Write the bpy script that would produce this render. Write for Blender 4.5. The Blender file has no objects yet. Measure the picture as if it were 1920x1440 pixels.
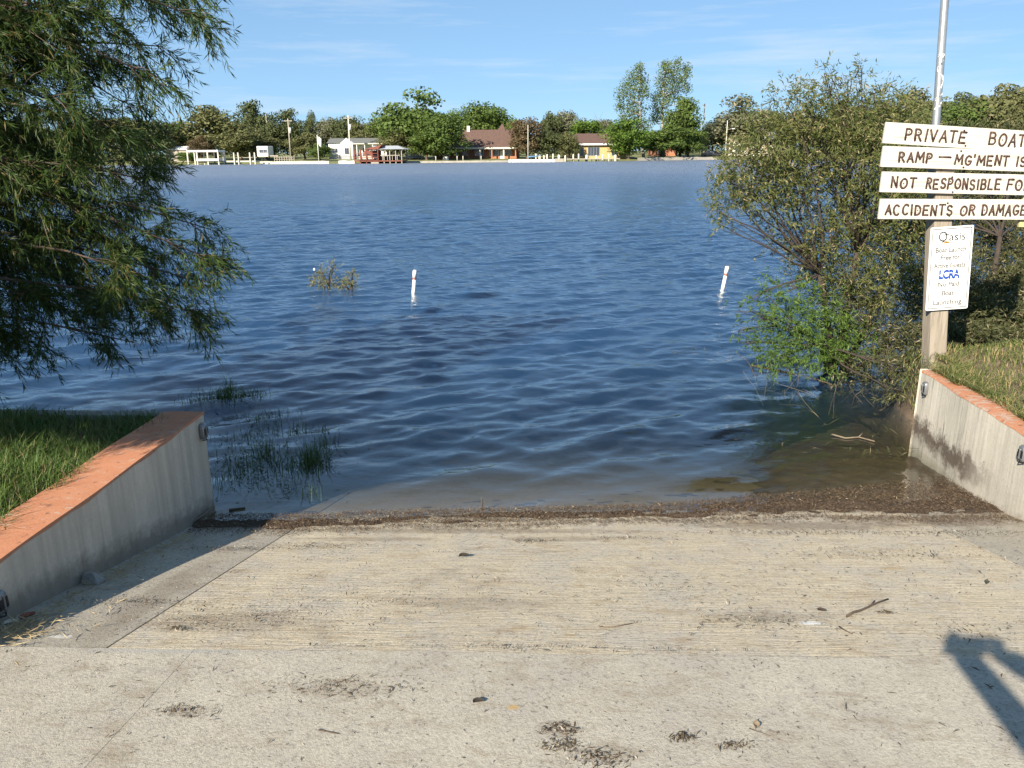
import bpy, math, random
import numpy as np
from mathutils import Vector, Matrix

# ------------------------------------------------------------------ camera, sky, sun, exposure
S = bpy.context.scene
COL = S.collection
R = math.radians
F, YAW, PITCH, ROLL, ZC = 1500.0, R(3.6), math.atan((720 - 286.5) / 1500.0), R(0.4), 2.2
CAMP = np.array([0.0, 0.0, ZC])
cf = np.array([-math.sin(YAW) * math.cos(PITCH), math.cos(YAW) * math.cos(PITCH), -math.sin(PITCH)])
r0 = np.array([math.cos(YAW), math.sin(YAW), 0.0]); u0 = np.cross(r0, cf)
cr = r0 * math.cos(ROLL) - u0 * math.sin(ROLL); cu = np.cross(cr, cf)
cd = bpy.data.cameras.new('camera'); cam = bpy.data.objects.new('camera', cd); COL.objects.link(cam)
cam.matrix_world = Matrix(((cr[0], cu[0], -cf[0], 0), (cr[1], cu[1], -cf[1], 0), (cr[2], cu[2], -cf[2], ZC), (0, 0, 0, 1)))
cd.sensor_width = 36.0; cd.lens = 36.0 * F / 1920.0; cd.clip_start = 0.05; cd.clip_end = 12000
S.camera = cam

SUN_EL, SUN_AZ = R(30.3), R(180 + 28.3)       # azimuth from +Y towards +X
world = bpy.data.worlds.new('World'); S.world = world; world.use_nodes = True
wt = world.node_tree; wt.nodes.clear()
wo = wt.nodes.new('ShaderNodeOutputWorld'); bg = wt.nodes.new('ShaderNodeBackground'); sk = wt.nodes.new('ShaderNodeTexSky')
sk.sky_type = 'NISHITA'; sk.sun_disc = False; sk.sun_elevation = SUN_EL; sk.sun_rotation = SUN_AZ
sk.altitude = 300; sk.air_density = 0.65; sk.dust_density = 0.0; sk.ozone_density = 3.0
bg.inputs['Strength'].default_value = 0.145
tc = wt.nodes.new('ShaderNodeTexCoord'); mp = wt.nodes.new('ShaderNodeMapping'); mp.inputs['Scale'].default_value = (2.0, 3.0, 26.0)
mp.inputs['Rotation'].default_value = (0.05, 0.08, 0.3)
cn = wt.nodes.new('ShaderNodeTexNoise'); cn.inputs['Scale'].default_value = 1.6; cn.inputs['Detail'].default_value = 7; cn.inputs['Roughness'].default_value = 0.62
crp = wt.nodes.new('ShaderNodeMapRange'); crp.inputs['From Min'].default_value = 0.52; crp.inputs['From Max'].default_value = 0.80; crp.inputs['To Max'].default_value = 0.6
mx = wt.nodes.new('ShaderNodeMix'); mx.data_type = 'RGBA'; mx.inputs['B'].default_value = (2.4, 2.7, 3.0, 1)
wt.links.new(tc.outputs['Generated'], mp.inputs[0]); wt.links.new(mp.outputs[0], cn.inputs['Vector']); wt.links.new(cn.outputs['Fac'], crp.inputs['Value'])
# the clear, evenly blue sky of the photograph: Nishita with its zenith-to-horizon range softened and a bluer balance, all over
gm_ = wt.nodes.new('ShaderNodeGamma'); gm_.inputs['Gamma'].default_value = 0.42; tn = wt.nodes.new('ShaderNodeMix'); tn.data_type = 'RGBA'; tn.blend_type = 'MULTIPLY'; tn.inputs['Factor'].default_value = 1.0; tn.inputs['B'].default_value = (0.70, 1.0, 1.27, 1)
wt.links.new(sk.outputs[0], gm_.inputs['Color']); wt.links.new(gm_.outputs[0], tn.inputs['A'])
wt.links.new(crp.outputs[0], mx.inputs['Factor']); hs_ = wt.nodes.new('ShaderNodeHueSaturation'); hs_.inputs['Saturation'].default_value = 1.0; hs_.inputs['Value'].default_value = 0.99; wt.links.new(tn.outputs['Result'], hs_.inputs['Color']); wt.links.new(hs_.outputs[0], mx.inputs['A']); wt.links.new(mx.outputs['Result'], bg.inputs['Color'])
wt.links.new(bg.outputs[0], wo.inputs[0])

sl = bpy.data.lights.new('sun', 'SUN'); sl.energy = 4.6; sl.angle = R(0.55); sl.color = (1.0, 0.91, 0.77)
sun = bpy.data.objects.new('sun', sl); COL.objects.link(sun)
SD = Vector((math.sin(SUN_AZ) * math.cos(SUN_EL), math.cos(SUN_AZ) * math.cos(SUN_EL), math.sin(SUN_EL)))
sun.rotation_euler = SD.to_track_quat('Z', 'Y').to_euler(); sun.location = (-8, -14, 12)
S.view_settings.view_transform = 'Standard'; S.view_settings.look = 'None'; S.view_settings.gamma = 1.0
S.view_settings.use_curve_mapping = False; S.view_settings.exposure = 1.18
S.render.engine = 'CYCLES'
S.cycles.use_denoising = True; S.cycles.max_bounces = 8; S.cycles.transparent_max_bounces = 12
S.cycles.volume_bounces = 0; S.cycles.caustics_reflective = False; S.cycles.caustics_refractive = False

# ------------------------------------------------------------------ helpers
rng = np.random.default_rng(7); rnd = random.Random(7)

def ray(px, py): return cf + cr * (px - 960) / F - cu * (py - 720) / F
def on_z(px, py, z):
    d = ray(px, py); return CAMP + d * (z - ZC) / d[2]
def on_y(px, py, Y):
    d = ray(px, py); return CAMP + d * Y / d[1]

YJ = 2.485                                             # joint between apron and ramp
def ramp_z(x, y):
    lo = 0.22 * (4.66 - y) + 0.02 * x
    zj = 0.22 * (4.66 - YJ) + 0.02 * x
    return np.where(np.asarray(y) > YJ, lo, zj + 0.10 * (YJ - y))
def on_ramp(px, py):
    d = ray(px, py); lo, hi = 0.3, 30.0
    for _ in range(50):
        m = (lo + hi) / 2; p = CAMP + d * m
        if p[2] > float(ramp_z(p[0], p[1])): lo = m
        else: hi = m
    return CAMP + d * lo

def np_mesh(name, V, Fc, smooth=False):
    V = np.ascontiguousarray(V, dtype=np.float32).reshape(-1, 3); Fc = np.ascontiguousarray(Fc, dtype=np.int32)
    k = Fc.shape[1]; me = bpy.data.meshes.new(name)
    me.vertices.add(len(V)); me.vertices.foreach_set('co', V.ravel())
    me.loops.add(Fc.size); me.loops.foreach_set('vertex_index', Fc.ravel())
    me.polygons.add(len(Fc)); me.polygons.foreach_set('loop_start', np.arange(0, Fc.size, k, dtype=np.int32))
    if smooth: me.polygons.foreach_set('use_smooth', np.ones(len(Fc), dtype=bool))
    me.update(calc_edges=True); me.validate(); return me

def link(name, me, m=None, parent=None, loc=None):
    o = bpy.data.objects.new(name, me); COL.objects.link(o)
    if m is not None and me is not None and not me.materials: me.materials.append(m)
    if parent is not None: o.parent = parent
    if loc is not None: o.location = loc
    return o
def tag(o, label=None, cat=None, group=None, kind=None):
    if label: o['label'] = label
    if cat: o['category'] = cat
    if group: o['group'] = group
    if kind: o['kind'] = kind
    return o
def empty(name, loc=(0, 0, 0), rz=0.0, label=None, cat=None, group=None):
    o = bpy.data.objects.new(name, None); COL.objects.link(o); o.location = loc; o.rotation_euler = (0, 0, rz); o.empty_display_size = 0.2
    return tag(o, label, cat, group)

class MB:
    def __init__(s): s.v = []; s.f = []
    def add(s, V, Fc):
        n = len(s.v); s.v += [tuple(p) for p in V]; s.f += [tuple(i + n for i in f) for f in Fc]; return s
    def box(s, x0, x1, y0, y1, z0, z1):
        return s.add([(x0, y0, z0), (x1, y0, z0), (x1, y1, z0), (x0, y1, z0), (x0, y0, z1), (x1, y0, z1), (x1, y1, z1), (x0, y1, z1)],
                     [(0, 3, 2, 1), (4, 5, 6, 7), (0, 1, 5, 4), (1, 2, 6, 5), (2, 3, 7, 6), (3, 0, 4, 7)])
    def cbox(s, c, sx, sy, sz):
        return s.box(c[0] - sx / 2, c[0] + sx / 2, c[1] - sy / 2, c[1] + sy / 2, c[2] - sz / 2, c[2] + sz / 2)
    def tube(s, pts, rad, n=6, caps=True):
        P = [Vector(p) for p in pts]; k = len(P)
        if not hasattr(rad, '__len__'): rad = [rad] * k
        V = []; ref = None
        for i in range(k):
            t = (P[min(i + 1, k - 1)] - P[max(i - 1, 0)])
            t = t.normalized() if t.length > 1e-9 else Vector((0, 0, 1))
            a = t.cross(Vector((0, 0, 1)) if abs(t.z) < 0.95 else Vector((1, 0, 0))) if ref is None else ref - t * ref.dot(t)
            if a.length < 1e-6: a = t.orthogonal()
            a.normalize(); ref = a; b = t.cross(a)
            for j in range(n):
                w = 2 * math.pi * j / n; V.append(P[i] + (a * math.cos(w) + b * math.sin(w)) * rad[i])
        Fc = [(i * n + j, i * n + (j + 1) % n, (i + 1) * n + (j + 1) % n, (i + 1) * n + j) for i in range(k - 1) for j in range(n)]
        if caps: Fc += [tuple(range(n - 1, -1, -1)), tuple((k - 1) * n + j for j in range(n))]
        return s.add(V, Fc)
    def build(s, name, m, parent=None, smooth=False, loc=None):
        me = bpy.data.meshes.new(name); me.from_pydata([tuple(p) for p in s.v], [], s.f)
        if smooth:
            for p in me.polygons: p.use_smooth = True
        me.update(); return link(name, me, m, parent, loc)
def bevel(o, w, seg=2):
    md = o.modifiers.new('bevel', 'BEVEL'); md.width = w; md.segments = seg; md.limit_method = 'ANGLE'; return o

# ------------------------------------------------------------------ materials
MATS = {}
def new_mat(name):
    m = bpy.data.materials.new(name); m.use_nodes = True; nt = m.node_tree; nt.nodes.clear(); MATS[name] = m
    out = nt.nodes.new('ShaderNodeOutputMaterial'); return m, nt, out
class NT:
    def __init__(s, nt): s.t = nt
    def n(s, typ, **kw):
        nd = s.t.nodes.new(typ)
        for k, v in kw.items():
            if k in nd.inputs.keys() if hasattr(nd.inputs, 'keys') else False: nd.inputs[k].default_value = v
            else: setattr(nd, k, v)
        return nd
    def l(s, a, b): s.t.links.new(a, b)
    def noise(s, vec=None, scale=5.0, detail=4.0, rough=0.55, sc=None, dist=0.0):
        nd = s.t.nodes.new('ShaderNodeTexNoise'); nd.inputs['Scale'].default_value = scale; nd.inputs['Detail'].default_value = detail
        nd.inputs['Roughness'].default_value = rough; nd.inputs['Distortion'].default_value = dist
        if vec is not None:
            if sc is not None:
                mpn = s.t.nodes.new('ShaderNodeMapping'); mpn.inputs['Scale'].default_value = sc; s.l(vec, mpn.inputs[0]); vec = mpn.outputs[0]
            s.l(vec, nd.inputs['Vector'])
        return nd.outputs['Fac']
    def rmap(s, val, a, b, c=0.0, d=1.0):
        nd = s.t.nodes.new('ShaderNodeMapRange')
        for k, v in zip(('From Min', 'From Max', 'To Min', 'To Max'), (a, b, c, d)): nd.inputs[k].default_value = v
        s.l(val, nd.inputs['Value']); return nd.outputs[0]
    def mix(s, fac, a, b, blend='MIX'):
        nd = s.t.nodes.new('ShaderNodeMix'); nd.data_type = 'RGBA'; nd.blend_type = blend
        for sock, v in (('Factor', fac), ('A', a), ('B', b)):
            if isinstance(v, (int, float)): nd.inputs[sock].default_value = v
            elif isinstance(v, tuple): nd.inputs[sock].default_value = (*v[:3], 1)
            else: s.l(v, nd.inputs[sock])
        return nd.outputs['Result']
    def math(s, op, a, b=0.0):
        nd = s.t.nodes.new('ShaderNodeMath'); nd.operation = op
        for i, v in enumerate((a, b)):
            if isinstance(v, (int, float)): nd.inputs[i].default_value = v
            else: s.l(v, nd.inputs[i])
        return nd.outputs[0]
    def bump(s, h, strength=0.3, dist=0.01, normal=None):
        nd = s.t.nodes.new('ShaderNodeBump'); nd.inputs['Strength'].default_value = strength; nd.inputs['Distance'].default_value = dist
        s.l(h, nd.inputs['Height'])
        if normal is not None: s.l(normal, nd.inputs['Normal'])
        return nd.outputs[0]
    def coord(s, which='Object'): return s.t.nodes.new('ShaderNodeTexCoord').outputs[which]
    def pos(s): return s.t.nodes.new('ShaderNodeNewGeometry').outputs['Position']
    def island(s): return s.t.nodes.new('ShaderNodeNewGeometry').outputs['Random Per Island']

def simple(name, col, rough=0.7, var=0.25, scale=6.0, bump=0.15, metal=0.0, spec=0.35, sc=None):
    m, nt, out = new_mat(name); N = NT(nt); c = N.coord()
    nz = N.noise(c, scale, 6, 0.62, sc); nz2 = N.noise(c, scale * 6, 3, 0.6, sc)
    dark = tuple(x * (1 - var) for x in col); light = tuple(min(1, x * (1 + var * 0.6)) for x in col)
    colr = N.mix(N.rmap(N.math('ADD', N.math('MULTIPLY', nz, 0.7), N.math('MULTIPLY', nz2, 0.3)), 0.33, 0.67), dark, light)
    p = nt.nodes.new('ShaderNodeBsdfPrincipled'); N.l(colr, p.inputs['Base Color']); p.inputs['Roughness'].default_value = rough
    p.inputs['Metallic'].default_value = metal; p.inputs['Specular IOR Level'].default_value = spec
    if bump: N.l(N.bump(nz2, bump, 0.01), p.inputs['Normal'])
    N.l(p.outputs[0], out.inputs[0]); return m
def leafy(name, c1, c2, trans=0.3, rough=0.55, c3=None, f3=0.08):
    m, nt, out = new_mat(name); N = NT(nt); isl = N.island()
    colr = N.mix(isl, c1, c2)
    big = N.noise(N.coord(), 1.7, 3)
    colr = N.mix(N.rmap(big, 0.35, 0.7, 0.0, 0.5), colr, tuple(0.6 * a + 0.4 * b for a, b in zip(c1, c2)))
    if c3:
        colr = N.mix(N.math('GREATER_THAN', N.math('FRACT', N.math('MULTIPLY', isl, 37.0)), 1 - f3), colr, c3)
    p = nt.nodes.new('ShaderNodeBsdfPrincipled'); N.l(colr, p.inputs['Base Color']); p.inputs['Roughness'].default_value = rough; p.inputs['Specular IOR Level'].default_value = 0.25
    t = nt.nodes.new('ShaderNodeBsdfTranslucent'); N.l(N.mix(0.5, colr, (0.16, 0.2, 0.03)), t.inputs['Color'])
    ms = nt.nodes.new('ShaderNodeMixShader'); ms.inputs[0].default_value = trans
    N.l(p.outputs[0], ms.inputs[1]); N.l(t.outputs[0], ms.inputs[2]); N.l(ms.outputs[0], out.inputs[0]); return m

def concrete(name, base, warm, streak=0.0, dirt=0.35, seed=0.0, stains=(), white=()):
    m, nt, out = new_mat(name); N = NT(nt); c = N.pos()
    big = N.noise(c, 0.9, 5, 0.6); mid = N.noise(c, 7, 6, 0.65); fine = N.noise(c, 90, 4, 0.7); grit = N.noise(c, 260, 2, 0.6)
    colr = N.mix(N.rmap(big, 0.3, 0.7), base, warm)
    colr = N.mix(N.rmap(mid, 0.35, 0.72, 0, 0.35), colr, tuple(x * 0.72 for x in base))
    colr = N.mix(N.rmap(fine, 0.42, 0.70, 0, 0.60), colr, tuple(x * 0.50 for x in base))
    colr = N.mix(N.rmap(grit, 0.56, 0.75, 0, 0.5), colr, tuple(min(1, x * 1.45) for x in warm))
    st = N.noise(c, 1.0, 5, 0.7, (3.2, 46, 46), 1.2); st2 = N.noise(c, 1.0, 4, 0.75, (5.0, 170, 170), 0.8)
    if streak:
        colr = N.mix(N.rmap(st, 0.42, 0.72, 0, streak), colr, tuple(x * 0.62 for x in base))
        colr = N.mix(N.rmap(st2, 0.58, 0.72, 0, streak * 0.9), colr, tuple(min(1, x * 1.35) for x in warm))
    grey = sum(base) / 3; m2 = N.noise(c, 3.3, 8, 0.78, None, 0.6); m3 = N.noise(c, 1.0, 7, 0.75, (5, 9, 9), 0.5); sp = N.noise(c, 150, 3, 0.6); sp2 = N.noise(c, 55, 5, 0.75)
    colr = N.mix(N.rmap(m2, 0.46, 0.60, 0, 0.7), colr, (grey * 0.98, grey * 0.88, grey * 0.74))
    colr = N.mix(N.rmap(m3, 0.52, 0.66, 0, 0.6), colr, (base[0] * 0.62, base[1] * 0.54, base[2] * 0.46))
    colr = N.mix(N.math('MULTIPLY', N.rmap(sp2, 0.53, 0.64, 0, 0.9), N.rmap(m2, 0.35, 0.6)), colr, tuple(x * 0.42 for x in base))
    colr = N.mix(N.rmap(sp, 0.66, 0.72, 0, 0.6), colr, (0.12, 0.10, 0.08))
    d1 = N.noise(c, 2.1, 6, 0.72, None, 0.4)
    colr = N.mix(N.rmap(d1, 0.58, 0.80, 0, dirt), colr, (0.17, 0.125, 0.085))
    sep = nt.nodes.new('ShaderNodeSeparateXYZ'); N.l(c, sep.inputs[0])
    wob = N.noise(c, 16, 4, 0.7)
    for (cx, cy, rx, ry, scol, amt) in stains:
        dx = N.math('DIVIDE', N.math('SUBTRACT', sep.outputs[0], cx), rx); dy = N.math('DIVIDE', N.math('SUBTRACT', sep.outputs[1], cy), ry)
        rr = N.math('ADD', N.math('ADD', N.math('MULTIPLY', dx, dx), N.math('MULTIPLY', dy, dy)), N.math('MULTIPLY', N.math('SUBTRACT', wob, 0.5), 2.4))
        colr = N.mix(N.rmap(rr, 1.0, 0.25, 0, amt), colr, scol)
    colr = N.mix(N.rmap(sep.outputs[2], 0.0, -0.05, 0, 0.85), colr, (0.16, 0.112, 0.056))   # silt settled on the drowned part
    p = nt.nodes.new('ShaderNodeBsdfPrincipled'); N.l(colr, p.inputs['Base Color']); p.inputs['Roughness'].default_value = 0.9; p.inputs['Specular IOR Level'].default_value = 0.2
    b = N.bump(N.math('ADD', fine, N.math('MULTIPLY', grit, 0.5)), 0.5, 0.006)
    if streak > .3: b = N.bump(N.math('ADD', st, N.math('MULTIPLY', st2, 0.45)), 0.9, 0.009, b)
    N.l(b, p.inputs['Normal']); N.l(p.outputs[0], out.inputs[0]); return m

# ramp stains are real marks on the slab (paint scrapes, silt, rust), given by where they lie
def rp(px, py): q = on_ramp(px, py); return float(q[0]), float(q[1])
def stn(px, py, rx, ry, col, amt): x, y = rp(px, py); return (x, y, rx, ry, col, amt)
SILT = (0.16, 0.115, 0.08); WHT = (0.75, 0.73, 0.68); RUST = (0.42, 0.28, 0.12)
C_RAMP = concrete('ramp_concrete', (0.61, 0.515, 0.368), (0.72, 0.615, 0.445), 0.52, 0.50, 0,
    [stn(1500, 985, .75, .13, SILT, 0.55), stn(1700, 975, .5, .16, SILT, 0.5), stn(900, 995, 1.2, .07, SILT, 0.45), stn(1050, 1010, .35, .06, SILT, .3), stn(430, 1165, 0.40, 0.14, SILT, 0.32), stn(1430, 1155, 0.20, 0.07, SILT, 0.3), stn(700, 1010, 0.5, 0.05, SILT, 0.35), stn(900, 1130, 0.5, 0.1, SILT, 0.25),
     stn(1520, 1167, 0.055, 0.022, WHT, 0.9), stn(1670, 1065, 0.07, 0.03, RUST, 0.5), stn(1068, 1190, 0.03, 0.012, RUST, 0.6)])
C_APRON = concrete('apron_concrete', (0.425, 0.385, 0.31), (0.50, 0.455, 0.365), 0.0, 0.40, 3,
    [stn(962, 1328, 0.022, 0.016, RUST, 0.9), stn(650, 1295, 0.20, 0.06, SILT, 0.25), stn(350, 1335, 0.09, 0.04, SILT, 0.3), stn(1050, 1370, 0.08, 0.05, SILT, 0.25),
     stn(1130, 1415, 0.12, 0.05, SILT, 0.25), stn(1880, 1232, 0.12, 0.012, (0.18, 0.13, 0.03), 0.7), stn(300, 1222, 0.5, 0.02, (0.28, 0.28, 0.27), 0.4)])
C_STRIP = concrete('edge_strip_concrete', (0.41, 0.365, 0.29), (0.48, 0.43, 0.34), 0.0, 0.45, 5, [stn(1790, 975, .4, .2, SILT, 0.6), stn(300, 1110, .1, .8, SILT, 0.3), stn(110, 1190, 0.06, 0.02, WHT, 0.6)])
C_BLOCK = concrete('footing_concrete', (0.30, 0.29, 0.27), (0.34, 0.33, 0.30), 0, 0.3)

def wall_mat(name, base, stain_y=None):
    m, nt, out = new_mat(name); N = NT(nt); c = N.pos()
    big = N.noise(c, 2.2, 5, 0.65); vs = N.noise(c, 1.0, 6, 0.7, (14, 14, 0.7)); vs2 = N.noise(c, 1.0, 5, 0.75, (42, 42, 2.2)); fine = N.noise(c, 70, 4, 0.7)
    colr = N.mix(N.rmap(big, 0.3, 0.72), base, tuple(x * 0.78 for x in base))
    colr = N.mix(N.rmap(vs, 0.42, 0.62, 0, 0.55), colr, tuple(x * 0.55 for x in base))
    colr = N.mix(N.rmap(fine, 0.45, 0.75, 0, 0.45), colr, tuple(x * 0.6 for x in base))
    colr = N.mix(N.rmap(N.noise(c, 5.5, 7, 0.78), 0.50, 0.72, 0, 0.5), colr, (base[0] * 0.6, base[1] * 0.62, base[2] * 0.62))
    pit = N.noise(c, 38, 2, 0.5); sep = nt.nodes.new('ShaderNodeSeparateXYZ'); N.l(c, sep.inputs[0])
    colr = N.mix(N.math('MULTIPLY', N.rmap(pit, 0.70, 0.76), N.rmap(sep.outputs[2], 0.45, 0.15)), colr, (0.08, 0.075, 0.07))
    rz_ = N.math('SUBTRACT', sep.outputs[2], N.math('MULTIPLY', N.math('SUBTRACT', 4.66, sep.outputs[1]), 0.22))      # height over the ramp
    spl = N.math('ADD', rz_, N.math('MULTIPLY', N.math('SUBTRACT', N.noise(c, 12, 6, 0.75), 0.5), 0.22))
    colr = N.mix(N.rmap(spl, 0.10, 0.0, 0, 0.7), colr, (0.15, 0.125, 0.095))
    colr = N.mix(N.rmap(N.noise(c, 1.0, 4, 0.7, (30, 30, 1.1)), 0.60, 0.70, 0, 0.28), colr, tuple(x * 0.5 for x in base))
    if stain_y is not None:
        ym = N.rmap(sep.outputs[1], stain_y - 0.25, stain_y + 0.35)
        colr = N.mix(N.math('MULTIPLY', N.rmap(vs2, 0.54, 0.66, 0, 0.8), ym), colr, (0.10, 0.095, 0.085))
        # silt and algae band splashed over the foot of the wall, tall at the lake end
        zz = N.math('ADD', sep.outputs[2], N.math('MULTIPLY', N.math('SUBTRACT', N.noise(c, 9, 6, 0.75), 0.5), 0.42))
        band = N.math('MULTIPLY', N.rmap(zz, 0.25, 0.17), N.rmap(zz, 0.03, 0.12, 0.35, 1.0))
        colr = N.mix(N.math('MULTIPLY', band, N.rmap(sep.outputs[1], 4.85, 5.25, 0.12, 0.9)), colr, (0.075, 0.055, 0.04))
    p = nt.nodes.new('ShaderNodeBsdfPrincipled'); N.l(colr, p.inputs['Base Color']); p.inputs['Roughness'].default_value = 0.88; p.inputs['Specular IOR Level'].default_value = 0.2
    N.l(N.bump(N.math('ADD', fine, N.math('MULTIPLY', vs, 0.8)), 0.35, 0.006), p.inputs['Normal']); N.l(p.outputs[0], out.inputs[0]); return m
C_LWALL = wall_mat('left_wall_concrete', (0.66, 0.575, 0.455)); C_RWALL = wall_mat('right_wall_concrete', (0.61, 0.565, 0.475), 5.15)

m, nt, out = new_mat('orange_paint'); N = NT(nt); c = N.pos()
n1 = N.noise(c, 6, 6, 0.7); n2 = N.noise(c, 60, 4, 0.7); n3 = N.noise(c, 13, 5, 0.7, (1, 2.5, 1))
colr = N.mix(N.rmap(n1, 0.3, 0.7), (0.41, 0.165, 0.080), (0.48, 0.215, 0.112)); colr = N.mix(N.rmap(n2, 0.5, 0.75, 0, 0.5), colr, (0.36, 0.13, 0.08))
sp_ = nt.nodes.new('ShaderNodeSeparateXYZ'); N.l(c, sp_.inputs[0]); n3 = N.math('ADD', n3, N.rmap(sp_.outputs[0], -1, 1, 0.0, 0.07))     # the right wall's coat is more worn
colr = N.mix(N.rmap(n3, 0.58, 0.68, 0, 0.8), colr, (0.42, 0.36, 0.29)); colr = N.mix(N.rmap(N.noise(c, 22, 3, .6, (1, 1, 1)), 0.60, 0.70, 0, 0.7), colr, (0.14, 0.07, 0.05))
p = nt.nodes.new('ShaderNodeBsdfPrincipled'); N.l(colr, p.inputs['Base Color']); p.inputs['Roughness'].default_value = 0.85
N.l(N.bump(n2, 0.4, 0.006), p.inputs['Normal']); N.l(p.outputs[0], out.inputs[0]); C_ORANGE = m

# water: mirror-like surface by Fresnel over clear, absorbing water
m, nt, out = new_mat('lake_water'); N = NT(nt); c = N.pos()
geo = nt.nodes.new('ShaderNodeNewGeometry')
dist = nt.nodes.new('ShaderNodeVectorMath'); dist.operation = 'LENGTH'; N.l(c, dist.inputs[0])
rfine = N.noise(c, 1.0, 3, 0.55, (5.5, 11, 1), 0.3); rfar = N.noise(c, 1.0, 4, 0.6, (0.8, 2.0, 1), 0.4)
near_s = N.rmap(dist.outputs['Value'], 6.5, 18, 0.004, 0.04); far_s = N.rmap(dist.outputs['Value'], 12, 50, 0.0, 0.16)
rwide = N.noise(c, 1.0, 4, 0.65, (0.16, 0.42, 1), 0.5); wide_s = N.rmap(dist.outputs['Value'], 22, 90, 0.0, 0.5)
hgt = N.math('ADD', N.math('ADD', N.math('MULTIPLY', rfine, near_s), N.math('MULTIPLY', rfar, far_s)), N.math('MULTIPLY', rwide, wide_s))
nb = nt.nodes.new('ShaderNodeBump'); nb.inputs['Strength'].default_value = 1.0; nb.inputs['Distance'].default_value = 1.0; N.l(hgt, nb.inputs['Height'])
fr = nt.nodes.new('ShaderNodeFresnel'); fr.inputs['IOR'].default_value = 1.9; N.l(nb.outputs[0], fr.inputs['Normal'])
bf = geo.outputs['Backfacing']
fac = N.math('ADD', N.math('MULTIPLY', fr.outputs[0], N.math('SUBTRACT', 1.0, bf)), N.math('MULTIPLY', bf, 0.05))
gl = nt.nodes.new('ShaderNodeBsdfGlossy'); gl.distribution = 'MULTI_GGX'; N.l(N.math('ADD', N.rmap(dist.outputs['Value'], 7, 35, 0.03, 0.16), N.rmap(dist.outputs['Value'], 35, 100, 0.0, 0.28)), gl.inputs['Roughness']); N.l(nb.outputs[0], gl.inputs['Normal']); gl.inputs['Color'].default_value = (1, 1, 1, 1)
tr = nt.nodes.new('ShaderNodeBsdfTransparent'); tr.inputs['Color'].default_value = (0.96, 0.97, 0.95, 1)
ms = nt.nodes.new('ShaderNodeMixShader'); df = nt.nodes.new('ShaderNodeBsdfDiffuse'); df.inputs['Color'].default_value = (0.04, 0.13, 0.31, 1); m0 = nt.nodes.new('ShaderNodeMixShader'); sxy = nt.nodes.new('ShaderNodeSeparateXYZ'); N.l(c, sxy.inputs[0]); off = N.math('SUBTRACT', sxy.outputs[1], N.math('MULTIPLY', sxy.outputs[0], 0.2)); N.l(N.rmap(off, 5.2, 9.5, 0.0, 0.28), m0.inputs[0])   # the bed falls away offshore: a deeper column
#  # suspended silt scatters some light back
N.l(tr.outputs[0], m0.inputs[1]); N.l(df.outputs[0], m0.inputs[2])
N.l(fac, ms.inputs[0]); N.l(m0.outputs[0], ms.inputs[1]); N.l(gl.outputs[0], ms.inputs[2]); N.l(ms.outputs[0], out.inputs['Surface'])
va = nt.nodes.new('ShaderNodeVolumeAbsorption'); va.inputs['Color'].default_value = (0.50, 0.52, 0.40, 1); va.inputs['Density'].default_value = 2.0
N.l(va.outputs[0], out.inputs['Volume']); C_WATER = m

C_SOIL = simple('soil', (0.16, 0.115, 0.075), 0.95, 0.4, 9, 0.6)
C_BED = simple('lake_bed', (0.20, 0.15, 0.075), 0.95, 0.35, 2.5, 0.2)
C_FARLAND = simple('far_lawn', (0.19, 0.20, 0.075), 0.95, 0.4, 0.12, 0)
C_WRACK = simple('wet_debris', (0.090, 0.062, 0.041), 0.75, 0.5, 30, 0.9)
N = NT(C_WRACK.node_tree); bc = [l for l in N.t.links if l.to_socket.name == 'Base Color'][0]; sepz = N.t.nodes.new('ShaderNodeSeparateXYZ'); N.l(N.pos(), sepz.inputs[0])
src, dst = bc.from_socket, bc.to_socket; N.l(N.mix(N.rmap(sepz.outputs[2], 0.012, -0.06, 0, 0.9), src, (0.085, 0.060, 0.034)), dst)      # under water only settled silt
C_CHIP = leafy('debris_chip', (0.045, 0.030, 0.019), (0.165, 0.112, 0.068), 0.05, 0.8, (0.34, 0.27, 0.18), 0.025)
C_CHIPD = leafy('dark_chip', (0.04, 0.03, 0.02), (0.12, 0.085, 0.05), 0.05, 0.85, (0.42, 0.36, 0.27), 0.10)
C_GRASSL = leafy('lawn_grass', (0.048, 0.100, 0.019), (0.125, 0.185, 0.042), 0.3, 0.5, (0.30, 0.24, 0.11), 0.10)
C_GRASSR = leafy('dry_grass', (0.075, 0.125, 0.028), (0.19, 0.20, 0.065), 0.3, 0.6, (0.40, 0.31, 0.15), 0.24)
C_REED = leafy('reed_green', (0.035, 0.075, 0.02), (0.09, 0.14, 0.035), 0.25, 0.5)
C_REEDD = leafy('reed_dark', (0.018, 0.028, 0.014), (0.05, 0.06, 0.03), 0.1, 0.6)
C_CYP = leafy('cypress_leaf', (0.026, 0.055, 0.014), (0.070, 0.108, 0.024), 0.30, 0.5, (0.15, 0.11, 0.04), 0.06)
C_SHRUB_O = leafy('shrub_olive', (0.068, 0.100, 0.026), (0.185, 0.185, 0.062), 0.32, 0.6, (0.38, 0.30, 0.17), 0.10)
C_SHRUB_G = leafy('shrub_green', (0.06, 0.12, 0.022), (0.14, 0.21, 0.045), 0.35, 0.5)
C_SHRUB_D = leafy('shrub_dark', (0.045, 0.06, 0.022), (0.12, 0.115, 0.05), 0.25, 0.6, (0.30, 0.25, 0.15), 0.08)
C_BARK = simple('bark', (0.13, 0.095, 0.07), 0.95, 0.4, 14, 0.7)
C_BARKD = simple('dark_bark', (0.065, 0.05, 0.04), 0.95, 0.4, 14, 0.7)
C_DEAD = simple('dead_twig', (0.20, 0.155, 0.11), 0.95, 0.35, 20, 0.4)
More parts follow.
